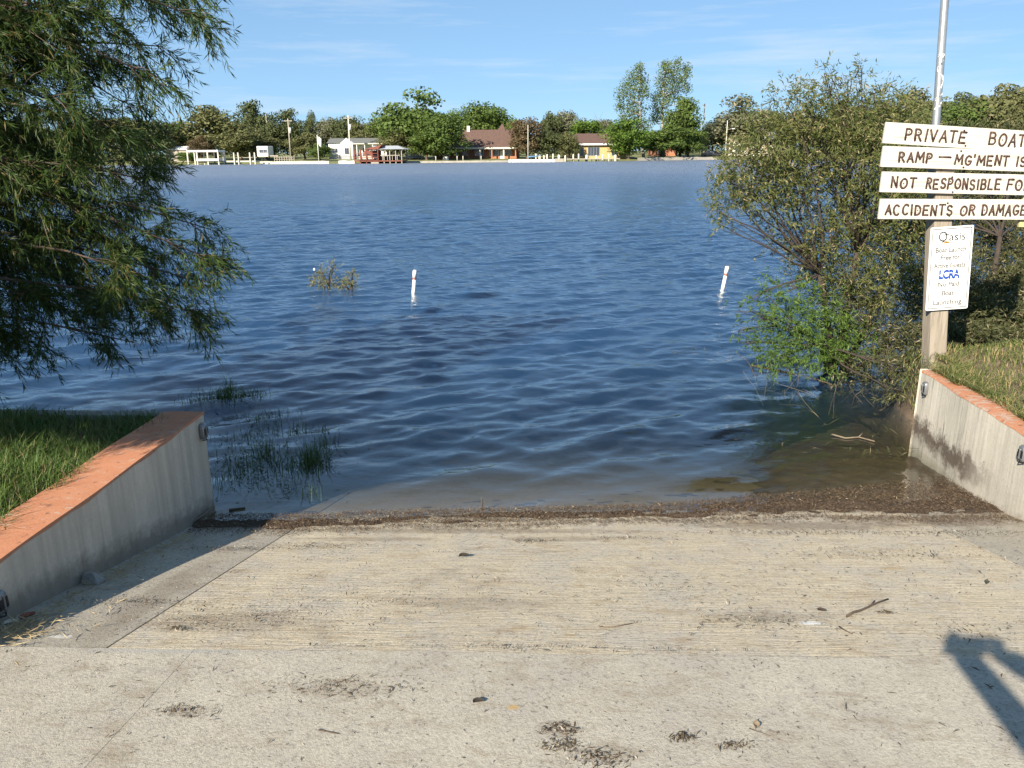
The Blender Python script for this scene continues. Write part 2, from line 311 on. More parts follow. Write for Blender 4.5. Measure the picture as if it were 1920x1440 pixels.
C_PALEBARK = simple('pale_bark', (0.40, 0.36, 0.29), 0.9, 0.3, 3, 0.3)
# ------------------------------------------------------------------ setting: ground, lake, ramp, banks
SHORE = [(-2600, 130), (-600, 165), (0, 185), (420, 193), (700, 194), (900, 202), (1150, 213), (1340, 232), (1480, 238), (1640, 205), (1920, 165), (2500, 130), (4200, 110)]
SXY = np.array([on_y(px, 300, Y)[:2] for px, Y in SHORE]); SAZ = np.arctan2(SXY[:, 0], SXY[:, 1]); SRR = np.hypot(SXY[:, 0], SXY[:, 1])
def shore_r(az): return np.interp(az, SAZ, SRR)
def fx(px, Y): return float(on_y(px, 290, Y)[0])
def fz(px, py, Y): return float(on_y(px, py, Y)[2])
def land_z(x, y):
    r = np.hypot(x, y); d = r - shore_r(np.arctan2(x, y)); return 0.30 + np.clip(d, 0, 40) * 0.025 + np.clip(d - 40, 0, 2000) * 0.002

def polar(rs, azs):
    Rr, A = np.meshgrid(rs, azs, indexing='ij'); X = Rr * np.sin(A); Y = Rr * np.cos(A)
    n, k = Rr.shape; i = np.arange(n - 1)[:, None] * k + np.arange(k - 1)[None, :]
    Q = np.stack([i, i + 1, i + k + 1, i + k], -1).reshape(-1, 4)
    return X, Y, Q

azs = np.radians(np.linspace(-180, 180, 289))
rs = np.concatenate([np.linspace(0.2, 12, 40), np.geomspace(12.6, 120, 30)[:-1], np.linspace(110, 300, 90), np.geomspace(330, 9000, 14)]); rs = np.unique(rs)
X, Y, Q = polar(rs, azs)
Z = np.clip(0.22 * (4.66 - Y) - 0.12, -4.0, 0.30); Z = np.where((np.abs(X) > 2.4) & (Y > 4.5), np.minimum(Z, np.maximum(-0.35 - (Y - 5) * 0.10, -4)), Z)
RR = np.hypot(X, Y); AZ = np.arctan2(X, Y); D = RR - shore_r(AZ)
far = np.abs(AZ) < R(85)
Z = np.where(far & (D > -14), np.where(D < 0, D * 0.25 + 0.0, land_z(X, Y)), Z); Z = np.where(far & (D >= 0), land_z(X, Y), Z)
Z = np.where(far & (D < 0) & (D > -14), np.maximum(-4, D * 0.3 - 0.3), Z)
Z = np.where(~far & (RR > 60), 0.3, Z)
g = link('ground', np_mesh('ground', np.stack([X, Y, Z], -1), Q, True), C_FARLAND); tag(g, kind='structure')

# lake surface: displaced waves, finer near the camera
WN = 90; wrng = np.random.default_rng(11)
lam = np.exp(wrng.uniform(np.log(0.22), np.log(2.6), WN)); kk = 2 * np.pi / lam
main = R(-90 + 23)                                       # waves run in to the ramp, crests parallel with its waterline
th = main + wrng.normal(0, 1, WN) * R(23) * np.clip((1.3 / lam) ** 0.25, 0.8, 1.6); ph = wrng.uniform(0, 2 * np.pi, WN)
slope = 0.034 * np.exp(-((np.log(lam) - np.log(0.55)) / 0.70) ** 2); amp = slope / kk
l2 = np.exp(wrng.uniform(np.log(0.11), np.log(0.34), 46)); lam = np.concatenate([lam, l2]); kk = 2 * np.pi / lam          # small wind ripples riding on them
th = np.concatenate([th, main + wrng.normal(0, 1, 46) * R(30)]); ph = np.concatenate([ph, wrng.uniform(0, 2 * np.pi, 46)]); amp = np.concatenate([amp, 0.0115 / (2 * np.pi / l2)])
def waves(x, y, r):
    h = np.zeros_like(x); dr = np.gradient(r, axis=0)
    wx = x + 0.25 * np.sin(y * 0.21 + 0.7) ; wy = y + 0.35 * np.sin(x * 0.17 + 1.3)
    for a, k, t, p in zip(amp, kk, th, ph):
        lim = np.clip((2 * np.pi / k) / (2.6 * dr + 1e-6) - 0.6, 0, 1)   # leave out waves the sheet cannot carry
        s = np.sin(k * (wx * math.cos(t) + wy * math.sin(t)) + p); h += a * lim * (s - 0.28 * np.cos(2 * (k * (wx * math.cos(t) + wy * math.sin(t)) + p)))
    return h
rows = [3.9]
while rows[-1] < 330: rows.append(rows[-1] + max(0.022, rows[-1] ** 2 * 0.00018))
rows = np.array(rows); azw = np.radians(np.linspace(-50, 47, 620))
X, Y, Q = polar(rows, azw); RR = np.hypot(X, Y)
H = waves(X, Y, RR)
gust = 0.9 + 0.25 * np.sin(X * 0.35 + Y * 0.13) * np.sin(Y * 0.22 - X * 0.1 + 1.0)
sh = np.clip((Y - 0.2 * X - 4.75) / 1.3, 0.34, 1.0)                                  # calmer in the shallows
lee = 1 - 0.85 * np.exp(-(((X - 2.6) / 1.2) ** 2 + ((Y - 6.6) / 1.4) ** 2))            # and in the lee of the shrub
lee2 = 1 - 0.75 * np.exp(-(((X + 1.9) / 0.7) ** 2 + ((Y - 5.1) / 0.8) ** 2))
H = H * gust * sh * lee * lee2 * np.interp(RR, [4, 9, 16, 30, 120], [1.0, 1.1, 1.35, 1.6, 1.8])
w = link('lake_water', np_mesh('lake_water', np.stack([X, Y, H], -1), Q, True), C_WATER); tag(w, kind='structure')

def slab(name, pts, mat_, parent, th=0.16, zoff=0.0, nsub=1):
    mb = MB(); n = len(pts); top = [(x, y, float(ramp_z(x, y)) + zoff) for x, y in pts]; bot = [(x, y, z - th) for x, y, z in top]
    mb.add(top + bot, [tuple(range(n))] + [tuple(range(2 * n - 1, n - 1, -1))] + [((i + 1) % n, i, n + i, n + (i + 1) % n) for i in range(n)])
    o = mb.build(name, mat_, parent); bevel(o, 0.002, 2); return o
ramp = empty('boat_ramp'); tag(ramp, kind='structure')
e = 1e-4
xl = lambda y: -1.68 + (y - 2.47) * 0.054; xr = lambda y: 2.265 - (y - 2.5) * 0.055
slab('slab', [(xl(YJ + .003) + .008, YJ + .004), (xr(YJ) - .008, YJ + .004), (xr(9.5) - .008, 9.5), (xl(9.5) + .008, 9.5)], C_RAMP, ramp, zoff=-.003)
slab('slab', [(-2.30, YJ + .012), (xl(YJ) - .006, YJ + .012), (xl(9.5) - .006, 9.5), (-2.30, 9.5)], C_STRIP, ramp, zoff=-0.008)
slab('slab', [(xr(YJ) + .006, YJ + .006), (2.84, YJ + .006), (2.84, 9.5), (xr(9.5) + .006, 9.5)], C_STRIP, ramp, zoff=-0.002)
ap = lambda y: -1.33 - (2.48 - y) * 0.02
slab('slab', [(ap(YJ) + .0006, YJ - .006), (ap(-8) + .0006, -8), (6.0, -8), (6.0, 0.6), (3.0, 1.3), (3.0, YJ - .006)][::-1], C_APRON, ramp, th=0.2, zoff=0.004)
slab('slab', [(ap(YJ) - .0006, YJ - .006), (ap(-8) - .0006, -8), (-6, -8), (-6, 0.6), (-2.6, 1.3), (-2.6, YJ - .006)], C_APRON, ramp, th=0.2, zoff=0.003)
mbj = MB(); mbj.add([(-2.6, YJ - .01, float(ramp_z(-2.6, YJ)) - .04), (2.9, YJ - .01, float(ramp_z(2.9, YJ)) - .04), (2.9, 9.4, float(ramp_z(2.9, 9.4)) - .04), (-2.6, 9.4, float(ramp_z(-2.6, 9.4)) - .04)], [(0, 1, 2, 3)])
mbj.build('joint_filler', C_SOIL, ramp)

# retaining walls (lofted along y, slightly uneven) with painted caps
def wobble(y, ph, a): return a * (math.sin(y * 3.1 + ph) * 0.6 + math.sin(y * 7.7 + ph * 2) * 0.4)
def wall(name, side, xin, thick, y0, y1, ztop, cmat, label):
    o = empty(name, ((xin), y0, 0)); tag(o, label, 'wall')
    ys = np.linspace(y0, y1, 60); mb = MB(); V = []
    for y in ys:
        wx = wobble(y, side, 0.011); wz = wobble(y, side + 2, 0.006)
        V += [(xin + side * wx - xin, y - y0, -0.9), (xin + side * wx - xin, y - y0, ztop + wz), (side * thick, y - y0, ztop + wz), (side * thick, y - y0, -0.9)]
    n = len(ys); Fc = []
    for i in range(n - 1):
        for j in range(4):
            q = (i * 4 + j, i * 4 + (j + 1) % 4, i * 4 + 4 + (j + 1) % 4, i * 4 + 4 + j); Fc.append(q if side > 0 else q[::-1])
    Fc += [(0, 1, 2, 3), tuple((n - 1) * 4 + j for j in (3, 2, 1, 0))]
    mb.add(V, Fc); b = mb.build('wall_body', cmat, o); bevel(b, 0.012, 3)
    mb = MB(); V = []
    for y in ys:
        wx = wobble(y, side, 0.011); wz = wobble(y, side + 2, 0.006)
        lip = 0.010 + 0.010 * abs(math.sin(y * 11 + side)) * abs(math.sin(y * 4.3))
        a = side * wx - side * 0.003; z = ztop + wz + 0.004
        V += [(a, y - y0, z - lip), (a + side * 0.004, y - y0, z), (side * (thick - 0.004), y - y0, z)]
    Fc = []
    for i in range(n - 1):
        for j in range(2):
            q = (i * 3 + j, i * 3 + j + 1, i * 3 + 3 + j + 1, i * 3 + 3 + j); Fc.append(q if side > 0 else q[::-1])
    mb.add(V, Fc); mb.build('painted_cap', C_ORANGE, o); return o
LW = wall('retaining_wall', -1, -2.25, 0.27, 1.0, 4.70, 0.63, C_LWALL, 'shaded grey concrete ramp wall with orange cap beside the green lawn')
RW = wall('retaining_wall', 1, 2.745, 0.20, 1.2, 6.06, 0.585, C_RWALL, 'sunlit pale concrete ramp wall with orange cap below the sign post')
# sea wall along the lawn's lake edge
mb = MB(); V = []; xs = np.linspace(-9, -2.54, 40)
for x in xs:
    wy = 0.008 * math.sin(x * 4.1); V += [(x, 4.67 + wy, -0.9), (x, 4.70 + wy * 0.2 + .07, -0.9), (x, 4.70 + wy * 0.2 + .07, 0.61), (x, 4.67 + wy, 0.612)]
Fc = [(i * 4 + j, i * 4 + (j + 1) % 4, i * 4 + 4 + (j + 1) % 4, i * 4 + 4 + j) for i in range(39) for j in range(4)] + [(3, 2, 1, 0), (156, 157, 158, 159)]
mb.add(V, Fc); o = mb.build('sea_wall', C_BLOCK); tag(o, 'low grey concrete edge between the lawn and the lake', 'wall')

def patch(name, x0, x1, y0, y1, zf, m, nx=40, ny=40):
    xs, ys = np.linspace(x0, x1, nx), np.linspace(y0, y1, ny); Xg, Yg = np.meshgrid(xs, ys, indexing='ij'); Zg = zf(Xg, Yg)
    i = np.arange(nx - 1)[:, None] * ny + np.arange(ny - 1)[None, :]
    Qp = np.stack([i, i + ny, i + ny + 1, i + 1], -1).reshape(-1, 4)
    o = link(name, np_mesh(name, np.stack([Xg, Yg, Zg], -1), Qp, True), m); tag(o, kind='structure'); return o
def lawn_z(x, y): return 0.605 + 0.018 * np.sin(x * 2.1 + y) + 0.012 * np.sin(y * 5.1 - x * 3) + 0.02 * np.clip(3.5 - y, -1, 3)
patch('lawn', -14, -2.47, 0.2, 4.69, lawn_z, C_SOIL)
def bank_z(x, y):
    edge = np.clip((y - (6.85 + 0.25 * np.sin(x * 1.7) - 0.7 * np.clip((3.02 - x) / .12, 0, 1))) / np.where(x < 3.02, .3, .7), 0, 1)
    edge = np.where((x < 3.03) & (y > 6.12), 1.0, edge)
    return 0.585 + 0.015 * np.sin(x * 2.3 + y * 1.9) + 0.07 * np.clip(x - 3.0, 0, 2) * np.clip((6.6 - y) / 2, 0, 1) - 0.9 * edge ** 1.5
patch('right_bank', 2.91, 16, -2, 7.6, bank_z, C_SOIL, 90, 90)

# debris bank: silt and rotted weed washed up along the waterline
def edge_y(x): return np.interp(x, [-2.3, -1.65, -1.2, -.5, .5, 1.4, 2.0, 2.4, 2.8], [4.40, 4.42, 4.50, 4.60, 4.70, 4.93, 5.12, 5.26, 5.42])
def inner_y(x): return np.interp(x, [-2.3, -1.6, -.8, .3, 1.0, 1.6, 2.2, 2.8], [4.30, 4.32, 4.40, 4.54, 4.62, 4.64, 4.62, 4.62]) + 0.03 * np.sin(x * 5) + 0.02 * np.sin(x * 13 + 1) + 0.012 * np.sin(x * 41)
xs = np.linspace(-2.24, 2.76, 330); ts = np.linspace(0, 1, 70); Xg, Tg = np.meshgrid(xs, ts, indexing='ij')
iy, ey = inner_y(Xg), edge_y(Xg); wid = np.interp(Xg, [-2.3, -1, 0.5, 2, 2.8], [0.25, 0.35, 0.6, 1.5, 1.9])
Yg = np.where(Tg < .5, iy - .02 + (ey - iy + .02) * Tg * 2, ey + wid * (Tg - .5) * 2)
br = np.random.default_rng(3)
def lump(x, y):
    h = 0
    for _ in range(26):
        k = br.uniform(12, 70); a = br.uniform(0, 2 * np.pi); h = h + np.sin(k * (x * np.cos(a) + y * np.sin(a)) + br.uniform(0, 6)) / k
    return h
rzg = ramp_z(Xg, Yg); want = np.where(Tg < .5, np.interp(Tg, [0, .10, .35, .5], [-.05, .12, .60, 1.0]), 1.0)
rise = np.clip(-ramp_z(Xg, ey) + 0.010, 0.010, 0.16) * np.interp(Xg, [0.3, 1.5, 2.7], [1, .72, .66])
Zg = np.where(Tg < .5, rzg - .006 + rise * want, np.maximum(rzg - .01, ramp_z(Xg, ey) + rise - (Yg - ey) * np.interp(Xg, [-2, 0.8, 1.8, 2.6], [0.8, 0.5, 0.16, 0.11])))
Zg = Zg + lump(Xg, Yg) * 0.06 * np.clip(Tg * 8, 0, 1)
n, k = Xg.shape; i = np.arange(n - 1)[:, None] * k + np.arange(k - 1)[None, :]
o = link('debris_bank', np_mesh('debris_bank', np.stack([Xg, Yg, Zg], -1), np.stack([i, i + k, i + k + 1, i + 1], -1).reshape(-1, 4), True), C_WRACK); tag(o, 'strip of dark rotted weed washed up along the waterline', 'debris', kind='stuff')
def bank_top(x, y):
    t = np.where(y < edge_y(x), 0.5 * (y - inner_y(x)) / (edge_y(x) - inner_y(x)), .5); rise = np.clip(-ramp_z(x, edge_y(x)) + .01, .01, .16) * np.interp(x, [0.3, 1.5, 2.7], [1, .72, .66])
    return ramp_z(x, y) + np.where(t > 0, rise * np.interp(t, [0, .10, .35, .5], [0, .12, .60, 1.0]), 0)
# ------------------------------------------------------------------ leaves, blades, chips
def unit(v): return v / np.maximum(np.linalg.norm(v, axis=-1, keepdims=True), 1e-9)
def leaves_mesh(name, P, Dv, L, W, g=rng, bend=0.0):
    """kite-shaped leaves: P base points, Dv directions, lengths, widths"""
    n = len(P); Dv = unit(Dv); side = unit(np.cross(Dv, g.normal(size=(n, 3)))); nor = np.cross(side, Dv)
    L = np.broadcast_to(L, n)[:, None]; W = np.broadcast_to(W, n)[:, None]
    mid = P + Dv * L * 0.42 + nor * L * bend
    V = np.stack([P, mid + side * W / 2, P + Dv * L, mid - side * W / 2], 1).reshape(-1, 3)
    return np_mesh(name, V, np.arange(4 * n).reshape(-1, 4))
def blades_mesh(name, P, H, W, lean, g=rng, bend=0.6):
    """bent grass blades: lower quad and upper triangle as two quads"""
    n = len(P); a = g.uniform(0, 2 * np.pi, n); d = np.stack([np.cos(a), np.sin(a), np.zeros(n)], -1); s = np.stack([-np.sin(a), np.cos(a), np.zeros(n)], -1)
    H = np.broadcast_to(H, n)[:, None]; W = np.broadcast_to(W, n)[:, None]; ln = np.broadcast_to(lean, n)[:, None]; up = np.array([0, 0, 1.0])
    p1 = P + up * H * .55 + d * H * ln * .30; p2 = P + up * H * (1 - .25 * ln * bend) + d * H * ln
    V = np.stack([P - s * W / 2, P + s * W / 2, p1 + s * W * .4, p1 - s * W * .4, p2 + s * W * .06, p2 - s * W * .06], 1).reshape(-1, 3)
    b = np.arange(n)[:, None] * 6; return np_mesh(name, V, np.concatenate([b + [0, 1, 2, 3], b + [3, 2, 4, 5]], 0))
def chips_mesh(name, P, L, W, tilt=0.25, g=rng):
    n = len(P); a = g.uniform(0, 2 * np.pi, n); d = unit(np.stack([np.cos(a), np.sin(a), g.normal(0, tilt, n)], -1)); s = unit(np.cross(np.array([0, 0, 1.0]), d) + g.normal(0, tilt, (n, 3)))
    L = np.broadcast_to(L, n)[:, None]; W = np.broadcast_to(W, n)[:, None]; up = np.array([0, 0, 1.0])
    c = P + up * (np.abs(d[:, 2:3]) * L / 2 + .0015); cv = g.uniform(-.25, .35, (n, 1)) * L
    V = np.stack([c - d * L / 2, c + s * W / 2 + up * np.abs(cv) * .3, c + d * L / 2 + s * cv * .5, c - s * W / 2 + up * np.abs(cv) * .3], 1).reshape(-1, 3)
    return np_mesh(name, V, np.arange(4 * n).reshape(-1, 4))

# lawn grass
n = 62000; x = rng.uniform(-5.4, -2.44, n); y = rng.uniform(2.0, 4.69, n)
dens = 0.55 + 0.45 * np.sin(x * 5 + 2 * np.sin(y * 4)) * np.sin(y * 6 + x); keep = rng.random(n) < 0.55 + 0.45 * dens; keep &= (x < -2.47 + 0.05 * np.sin(y * 9) + 0.03 * np.sin(y * 31)) 
x, y = x[keep], y[keep]; z = lawn_z(x, y); hh = rng.uniform(.035, .10, len(x)) * (0.8 + 0.5 * np.sin(x * 3.3 + y * 2.1) ** 2)
o = link('lawn_grass', blades_mesh('lawn_grass', np.stack([x, y, z], -1), hh, rng.uniform(.003, .006, len(x)), rng.uniform(.2, 1.3, len(x))), C_GRASSL); tag(o, 'shaggy green grass on the lawn behind the shaded wall', 'grass', kind='stuff')
# right bank grass, with a bare patch
n = 34000; x = rng.uniform(2.86, 6.8, n); y = rng.uniform(4.2, 7.2, n); z = bank_z(x, y)
bare = np.exp(-(((x - 3.72) / .33) ** 2 + ((y - 5.55) / .30) ** 2)); keep = (z > 0.15) & (rng.random(n) > bare * 1.4) & (x > 2.92 + 0.05 * np.sin(y * 8) + 0.03 * np.sin(y * 27) - np.where(y > 5.75, .10, 0)); x, y, z = x[keep], y[keep], z[keep]
hh = rng.uniform(.02, .07, len(x)) * (0.7 + 0.6 * np.sin(x * 4 + y * 3) ** 2)
o = link('bank_grass', blades_mesh('bank_grass', np.stack([x, y, z], -1), hh, rng.uniform(.003, .006, len(x)), rng.uniform(.3, 1.5, len(x))), C_GRASSR); tag(o, 'dry yellow green grass on the bank around the sign post', 'grass', kind='stuff')

n = 5200; x = np.concatenate([2.80 + rng.gamma(2.0, .05, n), rng.normal(3.0, .07, 1500)]); y = np.concatenate([rng.uniform(4.3, 6.05, n), rng.uniform(6.02, 6.75, 1500)])
ok = (x > 2.79) & ((rng.random(len(x)) < .35 + .65 * np.sin(y * 5.3 + 1) ** 2) | (y > 5.6)) & ((x > 2.86) | (y > 5.62)); x, y = x[ok], y[ok]; z = np.where(x < 2.93, .588, .585) - np.where(y > 6.08, rng.uniform(0, .45, len(x)) * (x < 3.03), 0)
o = link('overhanging_grass', blades_mesh('overhanging_grass', np.stack([x, y, z], -1), rng.uniform(.02, .075, len(x)), rng.uniform(.003, .006, len(x)), rng.uniform(.6, 2.2, len(x))), C_GRASSR); tag(o, 'dry grass creeping over the orange cap of the sunlit wall', 'grass', kind='stuff')
# debris chips on the bank and over the slabs
n = 44000; x = 2.72 - 4.92 * rng.random(n) ** 1.25; t = rng.beta(1.1, 1.2, n); y = inner_y(x) - .10 + (edge_y(x) - inner_y(x) + .22) * t; y -= np.abs(rng.normal(0, .07, n)) * (t < .2)
z = bank_top(x, y) + rng.uniform(.002, .020, n) * np.clip((y - inner_y(x) + .02) / .10, .1, 1); o = link('debris_bits', chips_mesh('debris_bits', np.stack([x, y, z], -1), rng.uniform(.007, .028, n), rng.uniform(.0018, .0048, n), .4), C_CHIP); tag(o, 'loose bits of brown weed and bark along the waterline', 'debris', kind='stuff')
spots = [(430, 1165, .42, .12, 420), (640, 1290, .22, .06, 240), (350, 1335, .08, .035, 110), (1050, 1370, .05, .03, 140), (1060, 1400, .05, .03, 140), (1130, 1425, .07, .04, 180), (1280, 1385, .035, .02, 110), (1380, 1400, .05, .02, 90), (1420, 1165, .22, .08, 260), (600, 1025, .25, .06, 260), (1000, 1015, .12, .03, 160),
         (1180, 1010, .25, .03, 160), (1500, 1000, .6, .05, 420), (1800, 1000, .4, .08, 320), (1650, 1040, .5, .1, 260), (250, 1130, .35, .05, 320), (430, 1030, .3, .05, 300), (1660, 1150, .03, .015, 60), (1850, 1180, .3, .1, 160), (330, 1180, .05, .02, 90), (700, 1120, .7, .2, 260), (1250, 1100, .7, .2, 200), (900, 1215, .9, .02, 200)]
Pp = []
for px, py, rx, ry, k in spots:
    k = int(k * 2.2)
    cx, cy = rp(px, py); Pp.append(np.stack([cx + rng.normal(0, rx * .6, k), cy + rng.normal(0, ry * .6, k)], -1))
Pp.append(np.stack([rng.uniform(-2.2, 2.7, 9000), rng.uniform(1.3, 4.4, 9000)], -1)); Pp = np.concatenate(Pp)
Pp = Pp[(Pp[:, 0] > -2.22) & (Pp[:, 0] < 2.70) & (Pp[:, 1] > 1.0)]
n = len(Pp); L = rng.lognormal(np.log(.008), .55, n); o = link('ramp_litter', chips_mesh('ramp_litter', np.column_stack([Pp, ramp_z(Pp[:, 0], Pp[:, 1]) + .004]), np.clip(L, .003, .035), np.clip(L * .2, .0012, .005), .3), C_CHIPD); tag(o, 'scattered dark leaf and bark bits lying over the concrete ramp', 'litter', kind='stuff')
# straw and dry weed along the left wall foot
k = 900; tt = rng.random(k); cx = -2.2 + rng.gamma(1.6, .05, k); cy = 2.55 + tt * 1.5; cy = np.where(rng.random(k) < .45, 2.62 + rng.normal(0, .10, k), cy)
o = link('straw_litter', leaves_mesh('straw_litter', np.column_stack([cx, cy, ramp_z(cx, cy) + .004]), np.column_stack([rng.normal(0, 1, (k, 2)), np.abs(rng.normal(0, .22, k))]), rng.uniform(.02, .075, k), rng.uniform(.002, .005, k)), leafy('straw', (0.30, 0.22, 0.11), (0.52, 0.42, 0.24), 0.15, 0.7)); tag(o, 'pale straw and dry weed gathered at the foot of the shaded wall', 'straw', kind='stuff')

# ------------------------------------------------------------------ foliage by clusters
def cluster_leaves(cl, length, width, per_m3, g, droop=0.35, shell=0.55):
    Ps, Ds = [], []
    for c, r, dn in cl:
        nt_ = max(8, int(per_m3 * dn * r ** 2 * 75)); ntw = max(3, nt_ // 13)
        d = unit(g.normal(size=(ntw, 3))); q = c + d * (r * g.uniform(shell * .3, 1.05, ntw) ** .7)[:, None] * np.array([1, 1, .8]); tw = unit(d + g.normal(0, .6, (ntw, 3)) + [0, 0, .15])
        tl = g.uniform(.12, .30, ntw) * (r / .35) ** .5
        s = g.random((ntw, 13, 1)); Ps.append((q[:, None] + tw[:, None] * tl[:, None, None] * s).reshape(-1, 3))
        Ds.append((tw[:, None] * .7 + g.normal(0, .55, (ntw, 13, 3)) + [0, 0, -droop]).reshape(-1, 3))
    Ps = np.concatenate(Ps); Ds = np.concatenate(Ds); return Ps, Ds
def limb_pts(a, b, sag=0.0, n=7, wob=0.05, g=rnd):
    a, b = Vector(a), Vector(b); L = (b - a).length; out_ = []
    o1 = Vector((g.uniform(-1, 1), g.uniform(-1, 1), g.uniform(-1, 1))) * wob * L
    for i in range(n):
        t = i / (n - 1); out_.append(a.lerp(b, t) + (o1 + Vector((0, 0, sag * L))) * 4 * t * (1 - t) + Vector((g.uniform(-1, 1), g.uniform(-1, 1), g.uniform(-1, 1))) * wob * .18 * L * (0 < i < n - 1))
    return out_

# left tree: feathery, drooping narrow leaves; trunk stands on the lawn out to the left
T0 = Vector((-5.7, 4.15, 0.55)); tree = empty('feathery_tree', T0, 0, 'large feathery green tree overhanging the lake above the lawn', 'tree')
tips = [(428, 45, 5.6), (375, 15, 6.3), (300, -50, 5.5), (350, 95, 6.0), (335, 150, 5.4), (275, 200, 5.8), (235, 235, 5.2), (200, 110, 6.6), (120, 40, 6.0), (90, 170, 5.5), (200, -60, 6.0), (60, -40, 5.6), (410, -30, 5.9), (150, 190, 5.0), (40, 60, 5.0), (110, 110, 5.2), (180, 50, 5.3), (30, 130, 5.6), (250, 40, 5.4), (60, 20, 6.2), (40, 210, 5.0), (250, 130, 5.6),
        (300, 262, 5.8), (322, 300, 6.4), (318, 345, 5.6), (250, 325, 5.2), (150, 290, 6.0), (60, 270, 5.4), (270, 385, 6.2), (100, 350, 5.1), (190, 385, 5.4), (30, 380, 6.0),
        (412, 430, 5.8), (425, 488, 5.5), (395, 530, 5.9), (350, 490, 6.3), (240, 455, 5.4), (120, 440, 5.9), (50, 490, 5.3), (300, 520, 5.2), (180, 520, 6.2), (210, 300, 6.3),
        (398, 590, 5.6), (330, 575, 6.0), (295, 650, 5.5), (240, 605, 6.1), (130, 660, 5.4), (55, 672, 5.8), (30, 610, 6.2), (160, 575, 5.5), (80, 560, 5.0)]
limbs = []
for i, (px, py, Yt) in enumerate(tips):
    px -= 44; py -= 8; tip = Vector(on_y(px, py, Yt)); z0 = T0.z + 0.9 + (tip.z - 0.2) * 0.62 + rnd.uniform(-.2, .25); base = Vector((T0.x + .05, T0.y + .05, z0)); limbs.append((base, tip, 0.06))
for q in [(-3.25, 2.6, 1.95), (-3.55, 2.35, 2.2), (-4.0, 2.25, 2.2), (-4.5, 2.25, 2.35), (-5.0, 2.4, 2.4), (-4.2, 2.85, 1.95), (-3.35, 3.05, 1.85), (-3.8, 2.7, 2.5), (-4.7, 2.9, 2.0), (-3.7, 2.1, 2.75), (-4.4, 1.75, 3.0), (-5.2, 1.9, 2.9), (-6.5, 2.5, 2.8), (-7.2, 4, 3.0), (-7, 5.6, 2.6), (-6.2, 6.2, 3.2), (-6.0, 3.3, 4.2), (-7.0, 4.8, 4.4), (-5.4, 5.0, 5.2), (-5, 3.4, 4.6), (-3.0, 2.9, 1.7), (-3.1, 2.7, 1.85), (-3.4, 2.45, 2.05), (-3.7, 2.4, 2.1), (-4.3, 2.45, 2.15), (-4.1, 2.05, 2.5), (-4.8, 2.6, 2.15), (-3.6, 2.75, 1.9), (-3.2, 2.35, 2.25), (-3.9, 1.75, 2.6)] + [(-3.2 - .22 * k, 2.55 + .35 * math.sin(k * 2.1), 1.95 + .2 * math.sin(k * 1.3)) for k in range(12)]:  # unseen limbs left of the view, many added to shade lawn and wall cap
    tip = Vector(q); limbs.append((Vector((T0.x, T0.y, T0.z + .7 + tip.z * .6)), tip, .05))
mb = MB(); mb.tube([T0 - Vector((0, 0, .15)), T0 + Vector((.02, 0, .8)), T0 + Vector((.06, .04, 2.0)), T0 + Vector((0, .08, 3.4)), T0 + Vector((-.05, .05, 4.8))], [.26, .20, .17, .12, .04], 12)
mb.v = [tuple(Vector(v) - T0) for v in mb.v]; mb.build('trunk', C_BARK, tree, True)
P_, D_ = [], []; mbl = MB(); g = np.random.default_rng(21)
for base, tip, sag in limbs:
    pts = limb_pts(base, tip, sag, 8, .05); L = (tip - base).length; mbl.tube([p - T0 for p in pts], list(np.linspace(.028, .004, 8)), 5)
    A = np.array([tuple(p) for p in pts]); ndir = unit(A[-1:] - A[:1])[0]
    for j in range(26):
        t = 1 - g.random() ** 1.3 * .74; f_ = t * 7; i0 = min(int(f_), 6); p0 = A[i0] + (A[i0 + 1] - A[i0]) * (f_ - i0)
        bd = unit(ndir * .8 + g.normal(0, .55, 3) + [0, 0, -.12]); bl = g.uniform(.22, .52) * (1.0 if t < .8 else .5)
        sag_ = np.array([0, 0, -bl * .35]); q1 = p0 + bd * bl * .5; q2 = p0 + bd * bl + sag_ * .5
        mbl.tube([Vector(p0) - T0, Vector(q1) - T0, Vector(q2) - T0], [.005, .0035, .0015], 3, False)
        k = 9; s = (np.arange(k) + g.random(k)) / k; tp = p0 + (q1 - p0) * np.minimum(s * 2, 1)[:, None] + (q2 - q1) * np.clip(s * 2 - 1, 0, 1)[:, None]
        tw = unit(bd * .7 + g.normal(0, .55, (k, 3)) + [0, 0, -.30]); tl = g.uniform(.10, .22, k)
        u_ = g.random((k, 19, 1)); pos_ = tp[:, None] + tw[:, None] * tl[:, None, None] * u_ + np.array([0, 0, -.05]) * u_ ** 2
        P_.append(pos_.reshape(-1, 3)); D_.append((tw[:, None] * .75 + g.normal(0, .42, (k, 19, 3)) + [0.10, 0, -.40]).reshape(-1, 3))
mbl.build('limbs', C_BARK, tree, True)
P_ = np.concatenate(P_) - np.array(T0); D_ = np.concatenate(D_)
o = link('crown', leaves_mesh('crown', P_, D_, g.uniform(.045, .090, len(P_)), g.uniform(.005, .0085, len(P_)), g), C_CYP, tree); tag(o, kind='stuff')

